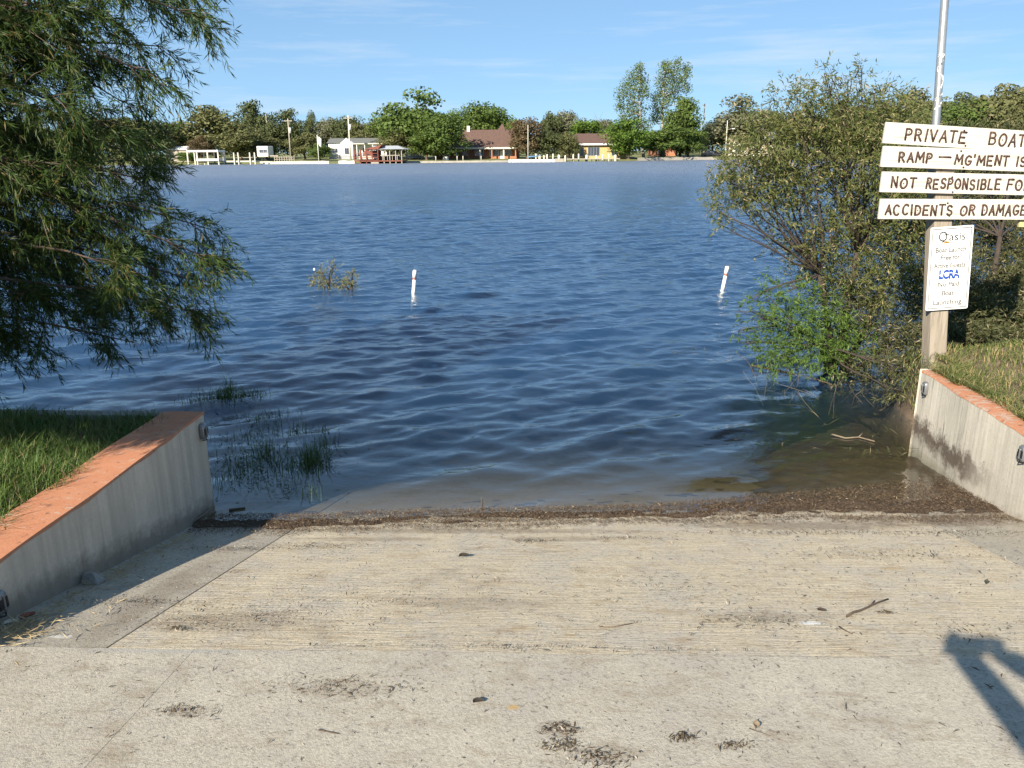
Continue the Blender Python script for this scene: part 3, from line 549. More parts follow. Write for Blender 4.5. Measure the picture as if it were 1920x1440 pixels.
# shrubs standing in the shallows on the right
def pc(px, py, Yt): return np.array(on_y(px, py, Yt))
def shrub(name, base, groups, label, leaf_l, leaf_w, per, seed, stems, cat='shrub', dead=0):
    g = np.random.default_rng(seed); lr = random.Random(seed); B = Vector(base); o = empty(name, B, 0, label, cat)
    mb = MB(); allc = [c for gr in groups for c in gr[1]]
    forks = [B + Vector(s) for s in stems]
    for s in forks: mb.tube([p - B for p in limb_pts(B + Vector((lr.uniform(-.08, .08), lr.uniform(-.08, .08), 0)), s, 0, 6, .06, lr)], list(np.linspace(.045, .024, 6)), 7)
    for c, r, dn in allc:
        cv = Vector(c); s = min(forks, key=lambda q: (q - cv).length + (0.6 if q.z > cv.z + .2 else 0)); pts = limb_pts(s, cv, .03, 7, .07, lr)
        mb.tube([p - B for p in pts], list(np.linspace(.013, .004, 7)), 5)
        for _ in range(max(4, int(r * 26))):
            d = Vector(unit(g.normal(size=3))) * r * lr.uniform(.6, 1.1); d.z *= .8
            mb.tube([p - B for p in limb_pts(pts[lr.randint(3, 6)], cv + d, .02, 4, .08, lr)], [.005, .004, .003, .0015], 3, False)
    mb.build('trunk', C_BARKD, o, True)
    if dead:
        md = MB()
        for _ in range(dead):
            a = lr.uniform(-.9, .7); p = B + Vector((a, lr.uniform(-1.0, .1), lr.uniform(-.1, .12))); q = p + Vector((lr.uniform(-.5, .5), lr.uniform(-.45, .2), lr.uniform(.02, .5)))
            md.tube([v - B for v in limb_pts(p, q, lr.uniform(-.05, .1), 5, .1, lr)], [.006, .005, .004, .003, .0015], 3, False)
        md.build('dead_twigs', C_DEAD, o)
    for mat_, cl in groups:
        Pq, Dq = cluster_leaves(cl, leaf_l, leaf_w, per, g); Pq -= np.array(B); k = len(Pq)
        f_ = link('crown', leaves_mesh('crown', Pq, Dq, g.uniform(.6, 1.25, k) * leaf_l, g.uniform(.7, 1.2, k) * leaf_w, g), mat_, o); tag(f_, kind='stuff')
    return o
up = [(1590, 148, 8.3, .16, .35), (1560, 165, 8.3, .14, .3), (1505, 190, 8.2, .16, .5), (1500, 222, 8.2, .30, 1), (1580, 228, 8.5, .38, 1), (1655, 235, 8.8, .36, 1), (1440, 262, 8.0, .30, 1), (1530, 292, 8.4, .42, 1), (1620, 300, 8.3, .42, 1), (1700, 290, 9.0, .40, 1), (1405, 322, 8.0, .28, 1), (1470, 345, 8.2, .32, 1),
      (1372, 368, 7.9, .20, .9), (1395, 395, 8.1, .16, .5), (1560, 365, 8.6, .30, .8), (1640, 385, 8.5, .33, .9), (1455, 395, 8.1, .18, .45), (1690, 350, 8.7, .34, 1), (1480, 440, 8.3, .22, .6), (1530, 450, 8.6, .30, .6), (1600, 450, 8.6, .32, .75), (1655, 470, 8.5, .32, .9), (1560, 430, 8.2, .24, .6), (1600, 520, 8.4, .24, .7), (1690, 430, 9.0, .35, .7), (1560, 520, 8.5, .26, .4), (1640, 540, 8.5, .3, .8), (1690, 540, 8.6, .3, .8), (1520, 490, 8.2, .18, .5), (1445, 320, 8.5, .3, .8), (1345, 395, 7.9, .10, .35), (1358, 335, 7.9, .12, .4), (1425, 240, 8.0, .12, .4), (1470, 185, 8.1, .12, .35), (1545, 138, 8.3, .10, .3), (1615, 135, 8.3, .10, .3), (1640, 175, 8.5, .14, .4), (1660, 190, 8.7, .14, .5), (1380, 300, 8.0, .14, .5), (1350, 420, 7.9, .10, .3), (1700, 220, 8.9, .2, .6)]
lo_ = [(1480, 600, 8.0, .24, 1), (1440, 645, 7.9, .19, .9), (1510, 655, 7.9, .24, 1), (1540, 575, 8.1, .22, .7), (1420, 595, 7.8, .12, .6), (1390, 585, 7.8, .09, .35), (1600, 650, 8.1, .22, .8), (1480, 545, 8.1, .18, .6), (1445, 560, 8.0, .13, .5), (1560, 620, 8.0, .22, .8), (1460, 675, 7.8, .14, .8), (1540, 680, 7.8, .16, .8), (1400, 640, 7.8, .08, .4), (1410, 560, 7.9, .10, .35), (1385, 620, 7.8, .07, .3)]
br_ = [(1660, 605, 8.3, .32, .9), (1690, 655, 8.1, .26, .9), (1630, 660, 8.2, .20, .6), (1590, 600, 8.3, .22, .6), (1600, 690, 7.8, .18, .7), (1650, 700, 7.7, .18, .6), (1580, 550, 8.3, .24, .7), (1620, 580, 8.6, .3, .8), (1540, 520, 8.6, .26, .6), (1690, 700, 7.7, .16, .6), (1692, 690, 7.1, .13, .9), (1700, 735, 6.9, .10, .8), (1685, 740, 7.2, .10, .7)]
mk = lambda L_: [(pc(a, b, c_), r_, d_) for a, b, c_, r_, d_ in L_]
shrub('waterside_shrub', (2.95, 8.4, -.25), [(C_SHRUB_O, mk(up)), (C_SHRUB_G, mk(lo_)), (C_SHRUB_D, mk(br_))], 'tall olive shrub standing in the shallows left of the sign', .055, .0105, 350, 31,
      [(.03, -.05, 1.0), (.05, 0, 1.45), (-.35, -.15, 1.25), (.4, .1, 1.1), (-.3, -.3, .55), (.35, -.2, .5)], dead=60)
d2 = [(1725, 385, 9.2, .36, .9), (1735, 480, 9.0, .36, .7), (1770, 560, 8.8, .36, .8), (1740, 640, 8.0, .28, .8), (1815, 600, 8.3, .34, .9), (1870, 610, 8.3, .34, .9), (1905, 560, 8.8, .36, .8), (1850, 520, 9.2, .34, .4), (1900, 470, 9.4, .36, .4), (1830, 450, 9.6, .30, .3), (1930, 630, 8.2, .36, .9), (1960, 520, 9.2, .5, .7), (1910, 425, 9.8, .36, .6), (1800, 400, 9.8, .36, .5), (1850, 340, 9.8, .4, .6), (1915, 300, 10, .36, .8), (1890, 262, 10, .2, .5), (1800, 300, 10, .42, .8), (1740, 300, 9.8, .4, .9), (1980, 340, 10, .5, .8), (1780, 645, 7.7, .22, .7), (1850, 650, 7.6, .22, .7), (1905, 655, 7.6, .2, .6)]
shrub('bankside_shrub', (4.7, 8.6, -.3), [(C_SHRUB_D, mk(d2))], 'dark tangled shrub behind the small white notice', .058, .012, 700, 33, [(-.2, 0, .9), (.3, .2, 1.3), (-.5, -.2, .7), (.6, -.2, .7), (0, .4, 1.6)], dead=60)
# two small drowned bushes out by the marker
dry = leafy('dry_bush', (0.14, 0.155, 0.06), (0.31, 0.27, 0.12), 0.3, 0.7)
b1 = [(605, 512, 13.35, .09, .8), (622, 500, 13.35, .07, .6), (598, 528, 13.35, .10, .9), (620, 528, 13.35, .08, .8), (626, 492, 13.4, .05, .5)]
shrub('drowned_bush', (-4.03, 13.37, -.25), [(dry, mk(b1))], 'taller dry yellow bush poking out of the lake', .05, .010, 620, 41, [(0, 0, .25), (.06, 0, .3)], 'bush')
b2 = [(645, 528, 13.27, .08, .8), (662, 520, 13.27, .07, .6), (655, 534, 13.27, .09, .9), (664, 505, 13.3, .04, .5), (640, 536, 13.3, .06, .7)]
shrub('drowned_bush', (-3.6, 13.27, -.25), [(dry, mk(b2))], 'lower green bush in the lake between dry bush and marker', .05, .010, 620, 43, [(0, 0, .25), (.06, 0, .28)], 'bush')

# reeds in the water by the shaded wall
def reeds(name, cl, label, seed):
    g = np.random.default_rng(seed); P_, H_ = [], []
    for px, py, rx, ry, k, h in cl:
        c = on_z(px, py, 0); P_.append(np.column_stack([c[0] + g.normal(0, rx, k), c[1] + g.normal(0, ry, k), np.full(k, -.06)])); H_.append(g.uniform(.5, 1.15, k) * h + .06)
    P_ = np.concatenate(P_); H_ = np.concatenate(H_); ok = ~((P_[:, 0] < -2.27) & (P_[:, 1] < 4.85)); P_, H_ = P_[ok], H_[ok]; B = P_.mean(0)
    o = empty(name, tuple(B), 0, label, 'reeds')
    f_ = link('blades', blades_mesh('blades', P_ - B, H_, g.uniform(.003, .0065, len(P_)), g.uniform(.05, 1.0, len(P_)), g), C_REED, o); tag(f_, kind='stuff')
    k = len(P_) * 2 // 3; idx = g.integers(0, len(P_), k); Q_ = P_[idx] - B + np.column_stack([g.normal(0, .10, k), g.normal(0, .09, k), np.zeros(k)]); Q_[:, 2] = .062 + g.uniform(0, .006, k)
    f_ = link('floating_leaves', chips_mesh('floating_leaves', Q_, g.uniform(.015, .07, k), g.uniform(.005, .011, k), .12, g), C_REEDD, o); tag(f_, kind='stuff')
reeds('reed_patch', [(590, 860, .05, .10, 120, .17), (575, 870, .09, .10, 90, .13), (500, 850, .05, .06, 80, .13), (510, 870, .12, .10, 110, .10), (450, 860, .10, .16, 110, .08), (440, 900, .10, .10, 90, .07), (520, 910, .12, .08, 70, .07), (470, 820, .14, .12, 90, .08), (560, 805, .16, .06, 60, .10), (490, 790, .04, .05, 40, .10), (585, 925, .03, .02, 16, .07), (550, 925, .02, .02, 14, .06), (520, 780, .12, .05, 40, .10), (610, 830, .05, .05, 30, .1)],
      'broad patch of green reeds in the water beside the shaded wall end', 51)
reeds('reed_patch', [(420, 752, .07, .06, 150, .16), (440, 748, .16, .05, 150, .13), (390, 756, .14, .05, 100, .13), (470, 742, .08, .04, 60, .12), (430, 735, .02, .03, 40, .20)], 'small reed tuft in the water beyond the shaded wall end', 52)
# weed and sticks floating in the lee on the right
g = np.random.default_rng(61); fl = []
for px, py, rx, ry, k in [(1620, 790, .35, .25, 70), (1560, 840, .3, .12, 24), (1660, 850, .2, .1, 40), (1450, 660, .5, .12, 50), (1300, 660, .25, .1, 20), (1640, 740, .3, .2, 60), (1370, 640, .2, .25, 30)]:
    c = on_z(px, py, 0); fl.append(np.column_stack([c[0] + g.normal(0, rx, k), c[1] + g.normal(0, ry, k), np.full(k, .004)]))
fl = np.concatenate(fl); fl = fl[(fl[:, 0] < 2.70) | (fl[:, 1] > 6.0)]; k = len(fl)
o = link('floating_weed', chips_mesh('floating_weed', fl, g.uniform(.03, .16, k), g.uniform(.003, .008, k), .14, g), leafy('weed', (0.05, 0.065, 0.025), (0.14, 0.14, 0.06), 0.2, 0.6, (0.30, 0.24, 0.14), .2)); tag(o, 'strands of green weed floating in the shallows by the sunlit wall', 'weed', kind='stuff')
def stick(name, pxs, rad, label, m=C_DEAD, z=None, cat='twig', fork=None):
    P3 = [Vector(on_ramp(*q)) if z is None else Vector(on_z(*q, z)) for q in pxs]; B = P3[0].copy(); mb = MB()
    pts = [p - B + Vector((0, 0, rad * (1.0 if z is None else .3))) for p in P3]; mb.tube(pts, list(np.linspace(rad, rad * .55, len(pts))), 6)
    if fork:
        q = Vector(on_ramp(*fork) if z is None else on_z(*fork, z)) - B + Vector((0, 0, rad)); mid = pts[len(pts) // 2]; mb.tube([mid, mid.lerp(q, .5) + Vector((0, 0, rad * .4)), q], [rad * .7, rad * .5, rad * .3], 5)
    o = mb.build(name, m, None, True, tuple(B)); tag(o, label, cat); return o
DKT = simple('dark_twig', (0.10, 0.075, 0.055), 0.9, 0.4, 40, 0.4)
stick('twig', [(1588, 1157), (1600, 1150), (1615, 1146), (1632, 1138), (1645, 1132), (1665, 1125)], .0055, 'longest crooked twig on the ramp right of the white scrape', DKT, fork=(1640, 1128))
stick('twig', [(1405, 1368), (1418, 1373), (1432, 1377), (1445, 1382)], .003, 'short twig with a curled dry leaf on the apron', DKT)
stick('twig', [(1573, 1176), (1582, 1182), (1598, 1190)], .003, 'small straight twig just below the white scrape', DKT)
stick('twig', [(598, 1371), (612, 1374), (636, 1378)], .004, 'dark straight twig alone on the left of the apron', DKT)
stick('twig', [(1600, 1343), (1606, 1351), (1616, 1355), (1625, 1352)], .0025, 'thin curled stem on the apron left of the arm shadow', DKT)
stick('twig', [(1760, 1357), (1768, 1361), (1776, 1365)], .003, 'short dark twig beside the arm shadow', DKT)
stick('twig', [(1125, 1178), (1150, 1176), (1185, 1170)], .003, 'thin pale brown twig on the ramp above the long joint', C_DEAD)
stick('branch', [(1410, 686), (1440, 692), (1480, 700), (1530, 712), (1560, 722)], .014, 'dark drowned branch lying in the water below the tall shrub', DKT, 0.0, 'branch')
stick('branch', [(1560, 815), (1585, 822), (1610, 820), (1640, 828)], .008, 'bent pale stick floating in the shallows near the sunlit wall', C_DEAD, 0.01, 'branch', (1620, 812))
stick('branch', [(430, 958), (445, 955), (460, 953)], .010, 'short dark stick floating by the shaded wall corner', DKT, 0.0, 'branch')
stick('branch', [(352, 985), (380, 968), (402, 951)], .014, 'pale stick wedged against the shaded wall at the waterline', C_DEAD, 0.02, 'branch')
# reed stem with its roots stuck upright at the waterline (dark)
mb = MB(); c = Vector(on_z(903, 948, 0)); mb.tube([(0, 0, -.05), (.004, 0, .02), (.001, 0, .065)], [.005, .006, .003], 5); mb.tube([(.003, 0, .01), (.03, .0, .03)], [.003, .0015], 4)
o = mb.build('snag', DKT, None, True, tuple(c)); tag(o, 'small dark upright snag in the wash at mid waterline', 'stick')
def leaf_thing(name, px, py, size, col, label, rz=0.3):
    B = Vector(on_ramp(px, py)); n_ = 9; V = []; 
    for i in range(n_):
        t = i / (n_ - 1); w_ = size * .30 * math.sin(math.pi * t ** .8); V += [(size * (t - .5), -w_, .006 + .010 * math.sin(t * 3) * (size / .05)), (size * (t - .5), 0, .002 + .004 * t), (size * (t - .5), w_, .008 + .008 * (size / .05))]
    mb = MB(); mb.add(V, [(i * 3 + j, i * 3 + 3 + j, i * 3 + 4 + j, i * 3 + 1 + j) for i in range(n_ - 1) for j in range(2)]); o = mb.build(name, simple(name + '_col', col, .8, .3, 60, .2), None, True, tuple(B + Vector((0, 0, .004)))); o.rotation_euler = (0, 0, rz); tag(o, label, 'leaf')
leaf_thing('dry_leaf', 897, 1320, .035, (.03, .025, .02), 'single black leaf left of the rust coloured spot on the apron', .1)
leaf_thing('dry_leaf', 870, 1045, .05, (.04, .03, .02), 'dark leaf on the ramp just below the weed strip', .2)
leaf_thing('dry_leaf', 1418, 1364, .035, (.26, .2, .13), 'curled tan leaf held by the short twig on the apron', 1.2)
leaf_thing('dry_leaf', 52, 1160, .06, (.28, .10, .06), 'red brown leaf in the straw at the shaded wall foot', .8)
leaf_thing('dry_leaf', 22, 1172, .05, (.62, .55, .42), 'pale cream leaf in the straw left of the red leaf', .3)
leaf_thing('dry_leaf', 1540, 1148, .03, (.05, .035, .025), 'small dark leaf on the ramp just above the white scrape', -.4)
leaf_thing('dry_leaf', 1850, 1095, .035, (.06, .06, .035), 'dull green leaf on the ramp near the right frame edge', .9)
# broken stone at the shaded wall's foot
B = Vector(on_ramp(166, 1090)); mb = MB(); mb.add([(-.05, -.03, -.005), (.05, -.035, -.005), (.055, .03, -.005), (-.04, .04, -.005), (-.035, -.012, .05), (.02, -.015, .062), (.035, .015, .03), (-.02, .02, .045)], [(0, 3, 2, 1), (4, 5, 6, 7), (0, 1, 5, 4), (1, 2, 6, 5), (2, 3, 7, 6), (3, 0, 4, 7)])
o = mb.build('stone', simple('stone', (.30, .29, .26), .9, .3, 20, .5), None, False, tuple(B)); bevel(o, .008); tag(o, 'broken grey stone at the foot of the shaded wall', 'stone')
o.location.x += .02
# marker poles
C_WHITE = simple('white_plastic', (.82, .81, .78), .45, .08, 12, .05); C_RED = simple('marker_red', (.33, .12, .07), .6, .2, 12, .1)
for (px, py, tx, ty, lab) in [(775, 549, 778, 506, 'upright white marker pole with brown band in the lake'), (1355, 541, 1364, 499, 'leaning white marker pole near the tall shrub')]:
    b = Vector(on_z(px, py, 0)); t = Vector(on_y(tx, ty, b.y + .02)); d = (t - b); o = empty('marker_pole', tuple(b), 0, lab, 'marker pole', 'white marker poles in the lake')
    mb = MB(); mb.tube([-d * .8, d * .58], .028, 16); mb.build('pole', C_WHITE, o, True)
    mb = MB(); mb.tube([d * .58, d * .66], .030, 16); mb.build('band', C_RED, o, True)
    mb = MB(); mb.tube([d * .66, d * .94, d * .985, d], [.034, .034, .028, .012], 16); mb.build('float_cap', C_WHITE, o, True)

mb = MB(); mb.tube([(0, 0, -.1), (.002, 0, .16), (.012, .01, .26)], [.004, .004, .002], 5); o = empty('float_stick', tuple(on_z(590, 535, 0)), 0, 'tiny white float on a thin stem left of the dry bush', 'float'); mb.build('stem', DKT, o); mb = MB(); mb.tube([(.012, .01, .25), (.013, .01, .275), (.013, .01, .30)], [.012, .022, .010], 8); mb.build('float', C_WHITE, o, True)
# wall lights
C_ALU = simple('cast_metal', (.24, .245, .25), .38, .15, 30, .1, .6); C_DARK = simple('dark_lens', (.02, .02, .022), .25, .2, 10, 0)
def wall_light(side, x, px, py, lab):
    d = ray(px, py); t = (x - CAMP[0]) / d[0]; c = Vector(CAMP + d * t); o = empty('wall_light', (x, c.y, c.z), 0 if side < 0 else math.pi, lab, 'light', 'lights along the ramp walls')
    # local: +x points out from the wall face
    w_, h_, dp = .030, .050, .020; ring = []
    for k in range(24):
        a = 2 * math.pi * k / 24; cx = math.copysign(abs(math.cos(a)) ** .45, math.cos(a)) * w_; cz = math.copysign(abs(math.sin(a)) ** (.45 if math.sin(a) < 0 else .8), math.sin(a)) * h_; ring.append((cx, cz))
    mb = MB(); V = []
    for sc_, xo in ((1.0, -.006), (1.0, dp * .55), (.9, dp), (.62, dp + .003)): V += [(xo, a * sc_, b_ * sc_) for a, b_ in ring]
    Fc = [(i * 24 + j, i * 24 + (j + 1) % 24, (i + 1) * 24 + (j + 1) % 24, (i + 1) * 24 + j) for i in range(3) for j in range(24)] + [tuple(72 + j for j in range(24))]
    mb.add(V, Fc); mb.build('housing', C_ALU, o, True)
    for s in (-1, 1):
        mb = MB(); mb.box(dp - .004, dp + .0055, s * .016 - .0085, s * .016 + .0085, -.026, .020); bevel(mb.build('lens', C_DARK, o), .002)
    mb = MB(); mb.box(dp, dp + .010, -.0045, .0045, -.034, .028); bevel(mb.build('rib', C_ALU, o), .003)
    mb = MB(); mb.tube([(dp * .2, -w_ * .8, -h_ - .004), (dp * 1.1, 0, -h_ - .008), (dp * .2, w_ * .8, -h_ - .004)], .004, 6); mb.build('bottom_lip', C_DARK, o)
wall_light(-1, -2.245, 380, 808, 'metal light on the shaded wall at its lake end')
wall_light(-1, -2.245, -3, 1130, 'metal light on the shaded wall nearest the camera')
wall_light(1, 2.74, 1736, 728, 'metal light on the sunlit wall at its lake end')
wall_light(1, 2.74, 1920, 850, 'metal light on the sunlit wall at the right frame edge')
# ------------------------------------------------------------------ sign
def wood(name, c1, c2, sc, rough=.85):
    m, nt, out = new_mat(name); N = NT(nt); c = N.coord(); gr = N.noise(c, 1.0, 6, .7, sc, .6); g2 = N.noise(c, 3, 4, .6); g3 = N.noise(c, 1, 3, .7, tuple(s * 4 for s in sc))
    colr = N.mix(N.rmap(gr, .3, .7), c1, c2); colr = N.mix(N.rmap(g3, .55, .7, 0, .5), colr, tuple(x * .55 for x in c1)); colr = N.mix(N.rmap(g2, .4, .75, 0, .3), colr, tuple(x * .8 for x in c2))
    p = nt.nodes.new('ShaderNodeBsdfPrincipled'); N.l(colr, p.inputs['Base Color']); p.inputs['Roughness'].default_value = rough; p.inputs['Specular IOR Level'].default_value = .25
    N.l(N.bump(gr, .4, .008), p.inputs['Normal']); N.l(p.outputs[0], out.inputs[0]); return m
C_POST = wood('weathered_post', (.20, .165, .125), (.37, .32, .255), (30, 30, 1.6))
m, nt, out = new_mat('painted_board'); N = NT(nt); c = N.coord(); gr = N.noise(c, 1, 6, .7, (2.2, 60, 60), .4)
colr = N.mix(N.rmap(gr, .52, .68, 0, .85), (.56, .54, .475), (.27, .225, .17)); colr = N.mix(N.rmap(N.noise(c, 7, 6, .75), .45, .70, 0, .55), colr, (.43, .395, .325))
p = nt.nodes.new('ShaderNodeBsdfPrincipled'); N.l(colr, p.inputs['Base Color']); p.inputs['Roughness'].default_value = .6; N.l(N.bump(gr, .35, .006), p.inputs['Normal']); N.l(p.outputs[0], out.inputs[0]); C_BOARD = m
C_LET = simple('letter_paint', (.075, .042, .030), .6, .5, 14, .1); C_BOLT = simple('rusty_bolt', (.05, .035, .028), .7, .4, 40, .2, .3)
C_PIPE = simple('galvanised_pipe', (.46, .47, .47), .42, .25, 18, .12, .7, .5, (1, 1, .3)); C_PLATE = simple('white_plate', (.84, .84, .82), .35, .05, 6, 0); C_BLACK = simple('black_print', (.03, .03, .032), .5, .1, 10, 0)
C_GREYT = simple('grey_print', (.10, .095, .09), .5, .2, 30, 0); C_BLUE = simple('blue_print', (.02, .07, .30), .4, .1, 10, 0); C_GOLD = simple('gold_print', (.80, .48, .08), .4, .1, 10, 0); C_WPAINT = simple('splashed_white_paint', (.85, .85, .83), .5, .05, 20, .1)

SO = on_z(1763, 668, .6); axx = np.array([.9976, .0698, 0]); axu = unit(np.array([-.002, .025, 1.0])); axn = np.cross(axx, axu)
sign = bpy.data.objects.new('boat_ramp_sign', None); COL.objects.link(sign); tag(sign, 'weathered post with four white lettered boards and a small notice', 'sign')
# local axes: x along the boards, z up, -y towards the viewer
sign.matrix_world = Matrix(((axx[0], -axn[0], axu[0], SO[0]), (axx[1], -axn[1], axu[1], SO[1]), (axx[2], -axn[2], axu[2], SO[2]), (0, 0, 0, 1)))
lean = R(-5.1)
def lp(a, b, dy=0): return Vector((a, dy, b))
def on_post(b): return math.tan(lean) * b - .002
mb = MB(); hw = .070
V = []; 
for b in (-.5, .3, .8, 1.3, 1.74): c_ = on_post(b); V += [(c_ - hw, .03, b), (c_ + hw, .03, b), (c_ + hw, .165, b), (c_ - hw, .165, b)]
mb.add(V, [(i * 4 + j, i * 4 + (j + 1) % 4, i * 4 + 4 + (j + 1) % 4, i * 4 + 4 + j) for i in range(4) for j in range(4)] + [(3, 2, 1, 0), (16, 17, 18, 19)]); bevel(mb.build('post', C_POST, sign), .006, 2)
mb = MB(); mb.tube([lp(on_post(1.2), 1.2, .195), lp(on_post(1.8), 1.8, .195), lp(-.205, 2.62, .195), lp(-.265, 3.9, .195)], .029, 16); pipe = mb.build('pipe', C_PIPE, sign, True)
mb = MB(); rr_ = random.Random(5)
for b0, b1 in ((1.90, 2.02), (2.06, 2.32), (2.28, 2.30)):   # torn white wrap and paint left on the pipe
    n_ = 10; V = []
    for i in range(n_):
        b = b0 + (b1 - b0) * i / (n_ - 1); c_ = on_post(b) if b < 1.8 else on_post(1.8) + (b - 1.8) * (-.205 - on_post(1.8)) / .82; a0 = -1.9 + .9 * math.sin(i * 1.1 + b0 * 9); wd = .5 + .35 * math.sin(i * 1.7 + b0)
        for k in range(4): aa = a0 + wd * k / 3; V.append((c_ + .0305 * math.cos(aa), .195 + .0305 * math.sin(aa), b + .008 * rr_.uniform(-1, 1)))
    mb.add(V, [(i * 4 + j, i * 4 + j + 1, i * 4 + 5 + j, i * 4 + 4 + j) for i in range(n_ - 1) for j in range(3)])
mb.build('torn_wrap', C_WPAINT, pipe, True)
def arc(cx, cy, rx, ry, a0, a1, n=9): return [(cx + rx * math.cos(R(a0 + (a1 - a0) * i / (n - 1))), cy + ry * math.sin(R(a0 + (a1 - a0) * i / (n - 1)))) for i in range(n)]
G = {'A': [[(0, 0), (.31, 1), (.62, 0)], [(.14, .36), (.5, .36)]], 'B': [[(0, 0), (0, 1), (.3, 1)] + arc(.3, .77, .22, .23, 90, -90) + [(0, .54)], [(.3, .54)] + arc(.32, .27, .26, .27, 90, -90) + [(0, 0)]],
     'C': [arc(.36, .5, .34, .5, 50, 310, 13)], 'D': [[(0, 0), (0, 1), (.2, 1)] + arc(.2, .5, .4, .5, 90, -90, 11) + [(0, 0)]], 'E': [[(.52, 1), (0, 1), (0, 0), (.54, 0)], [(0, .52), (.42, .52)]], 'F': [[(.52, 1), (0, 1), (0, 0)], [(0, .52), (.42, .52)]],
     'G': [arc(.36, .5, .34, .5, 50, 330, 13) + [(.66, .42), (.38, .42)]], 'I': [[(.08, 0), (.08, 1)]], 'L': [[(0, 1), (0, 0), (.5, 0)]], 'M': [[(0, 0), (.08, 1), (.42, .3), (.76, 1), (.84, 0)]], 'N': [[(0, 0), (0, 1), (.55, 0), (.55, 1)]],
     'O': [arc(.34, .5, .34, .5, 90, 450, 17)], 'P': [[(0, 0), (0, 1), (.25, 1)] + arc(.25, .73, .27, .27, 90, -90) + [(0, .46)]], 'R': [[(0, 0), (0, 1), (.25, 1)] + arc(.25, .75, .26, .25, 90, -90) + [(0, .5)], [(.25, .5), (.55, 0)]],
     'S': [arc(.28, .75, .25, .25, 30, 270, 9) + arc(.28, .25, .27, .25, 90, -150, 9)], 'T': [[(0, 1), (.6, 1)], [(.3, 1), (.3, 0)]], 'V': [[(0, 1), (.3, 0), (.6, 1)]], "'": [[(.05, 1), (.03, .78)]], '-': [[(0, .5), (.85, .5)]]}
GW = {'I': .16, 'M': .84, 'C': .66, 'G': .66, 'O': .68, "'": .1, '-': .85}
DOT = {'P': (.25, .73), 'R': (.24, .75), 'O': (.34, .5), 'D': (.26, .5)}
lr = random.Random(9)
def letter_word(mb, text, x0, x1, z0, h, t=.0082, dots=True):
    ws = [GW.get(ch, .58) for ch in text]; gap = .34; tot = sum(ws) + gap * (len(text) - 1); sx = (x1 - x0) / tot; x = x0
    for ch, w_ in zip(text, ws):
        dz = lr.uniform(-.004, .004); sh_ = lr.uniform(-.06, .06); hs = h * lr.uniform(.95, 1.06)
        for st in G[ch]:
            pts = [Vector((x + (px_ + sh_ * pz_) * sx, 0, z0 + dz + pz_ * hs)) for px_, pz_ in st]
            pts = [q for i_, q in enumerate(pts) if i_ == 0 or (q - pts[i_ - 1]).length > 1e-6]; runs = [[pts[0]]]
            for i_ in range(1, len(pts)):
                runs[-1].append(pts[i_])
                if i_ < len(pts) - 1 and (pts[i_] - pts[i_ - 1]).angle(pts[i_ + 1] - pts[i_]) > R(48): runs.append([pts[i_]])
            for run in runs: mb.tube(run, [t * lr.uniform(.85, 1.12) for _ in run], 7)
            for q in [run[0] for run in runs] + [pts[-1]]: mb.tube([q + Vector((0, -t * .9, 0)), q + Vector((0, t * .9, 0))], t * 1.0, 8)
        if dots and ch in DOT:
            q = Vector((x + DOT[ch][0] * sx, 0, z0 + dz + DOT[ch][1] * hs)); mb.tube([q + Vector((0, -t, 0)), q + Vector((0, t, 0))], t * .62, 8)
        x += (w_ + gap) * sx
def board(a0, b0, tilt, length, words, bolts):
    L_ = length; Rm = Matrix.Rotation(-tilt, 4, 'Y')     # tilt < 0 drops to the right
    o = MB().box(0, L_, -.012, .014, -.153, 0).build('board', C_BOARD, sign, False, (a0, .010, b0)); o.rotation_euler = (0, -tilt, 0); bevel(o, .003, 2)
    for tx, x0, x1, zb, h in words:
        mb = MB(); letter_word(mb, tx, x0 - a0, x1 - a0, zb, h)
        mb.v = [(v[0], -.0125 + v[1] * .22, v[2]) for v in mb.v]; tag(mb.build('painted_word', C_LET, o, True), kind='stuff')
    for bx, bz in bolts:
        m2 = MB(); m2.tube([(bx - a0, -.011, bz), (bx - a0, -.017, bz), (bx - a0, -.0195, bz)], [.0065, .0065, .004], 10); m2.build('bolt', C_BOLT, o, True)
# word extents along the board, baseline and height below the board's own top edge
board(-.638, 1.804, R(-3.8), 1.26, [('PRIVATE', -.475, -.020, -.117, .080), ('BOAT', .164, .432, -.115, .082)], [(-.042, -.026), (-.012, -.134)])
board(-.639, 1.632, R(-2.25), 1.24, [('RAMP', -.507, -.258, -.113, .068), ('-', -.205, -.120, -.100, .060), ("MG'MENT", -.080, .325, -.114, .066), ('IS', .390, .46, -.114, .066)], [(-.048, -.018), (-.010, -.136)])
board(-.626, 1.445, R(-1.6), 1.23, [('NOT', -.545, -.364, -.117, .074), ('RESPONSIBLE', -.277, .288, -.117, .071), ('FOR', .345, .52, -.117, .071)], [(-.09, -.03), (-.070, -.140)])
board(-.618, 1.243, R(-.7), 1.23, [('ACCIDENTS', -.570, -.056, -.120, .072), ('OR', .008, .118, -.120, .072), ('DAMAGE', .178, .512, -.120, .072)], [(-.10, -.03), (-.075, -.125)])
o = MB().box(.498, .56, .028, .05, 1.02, 1.66).build('batten', simple('yellow_batten', (.52, .46, .22), .8, .2, 9, .2), sign)

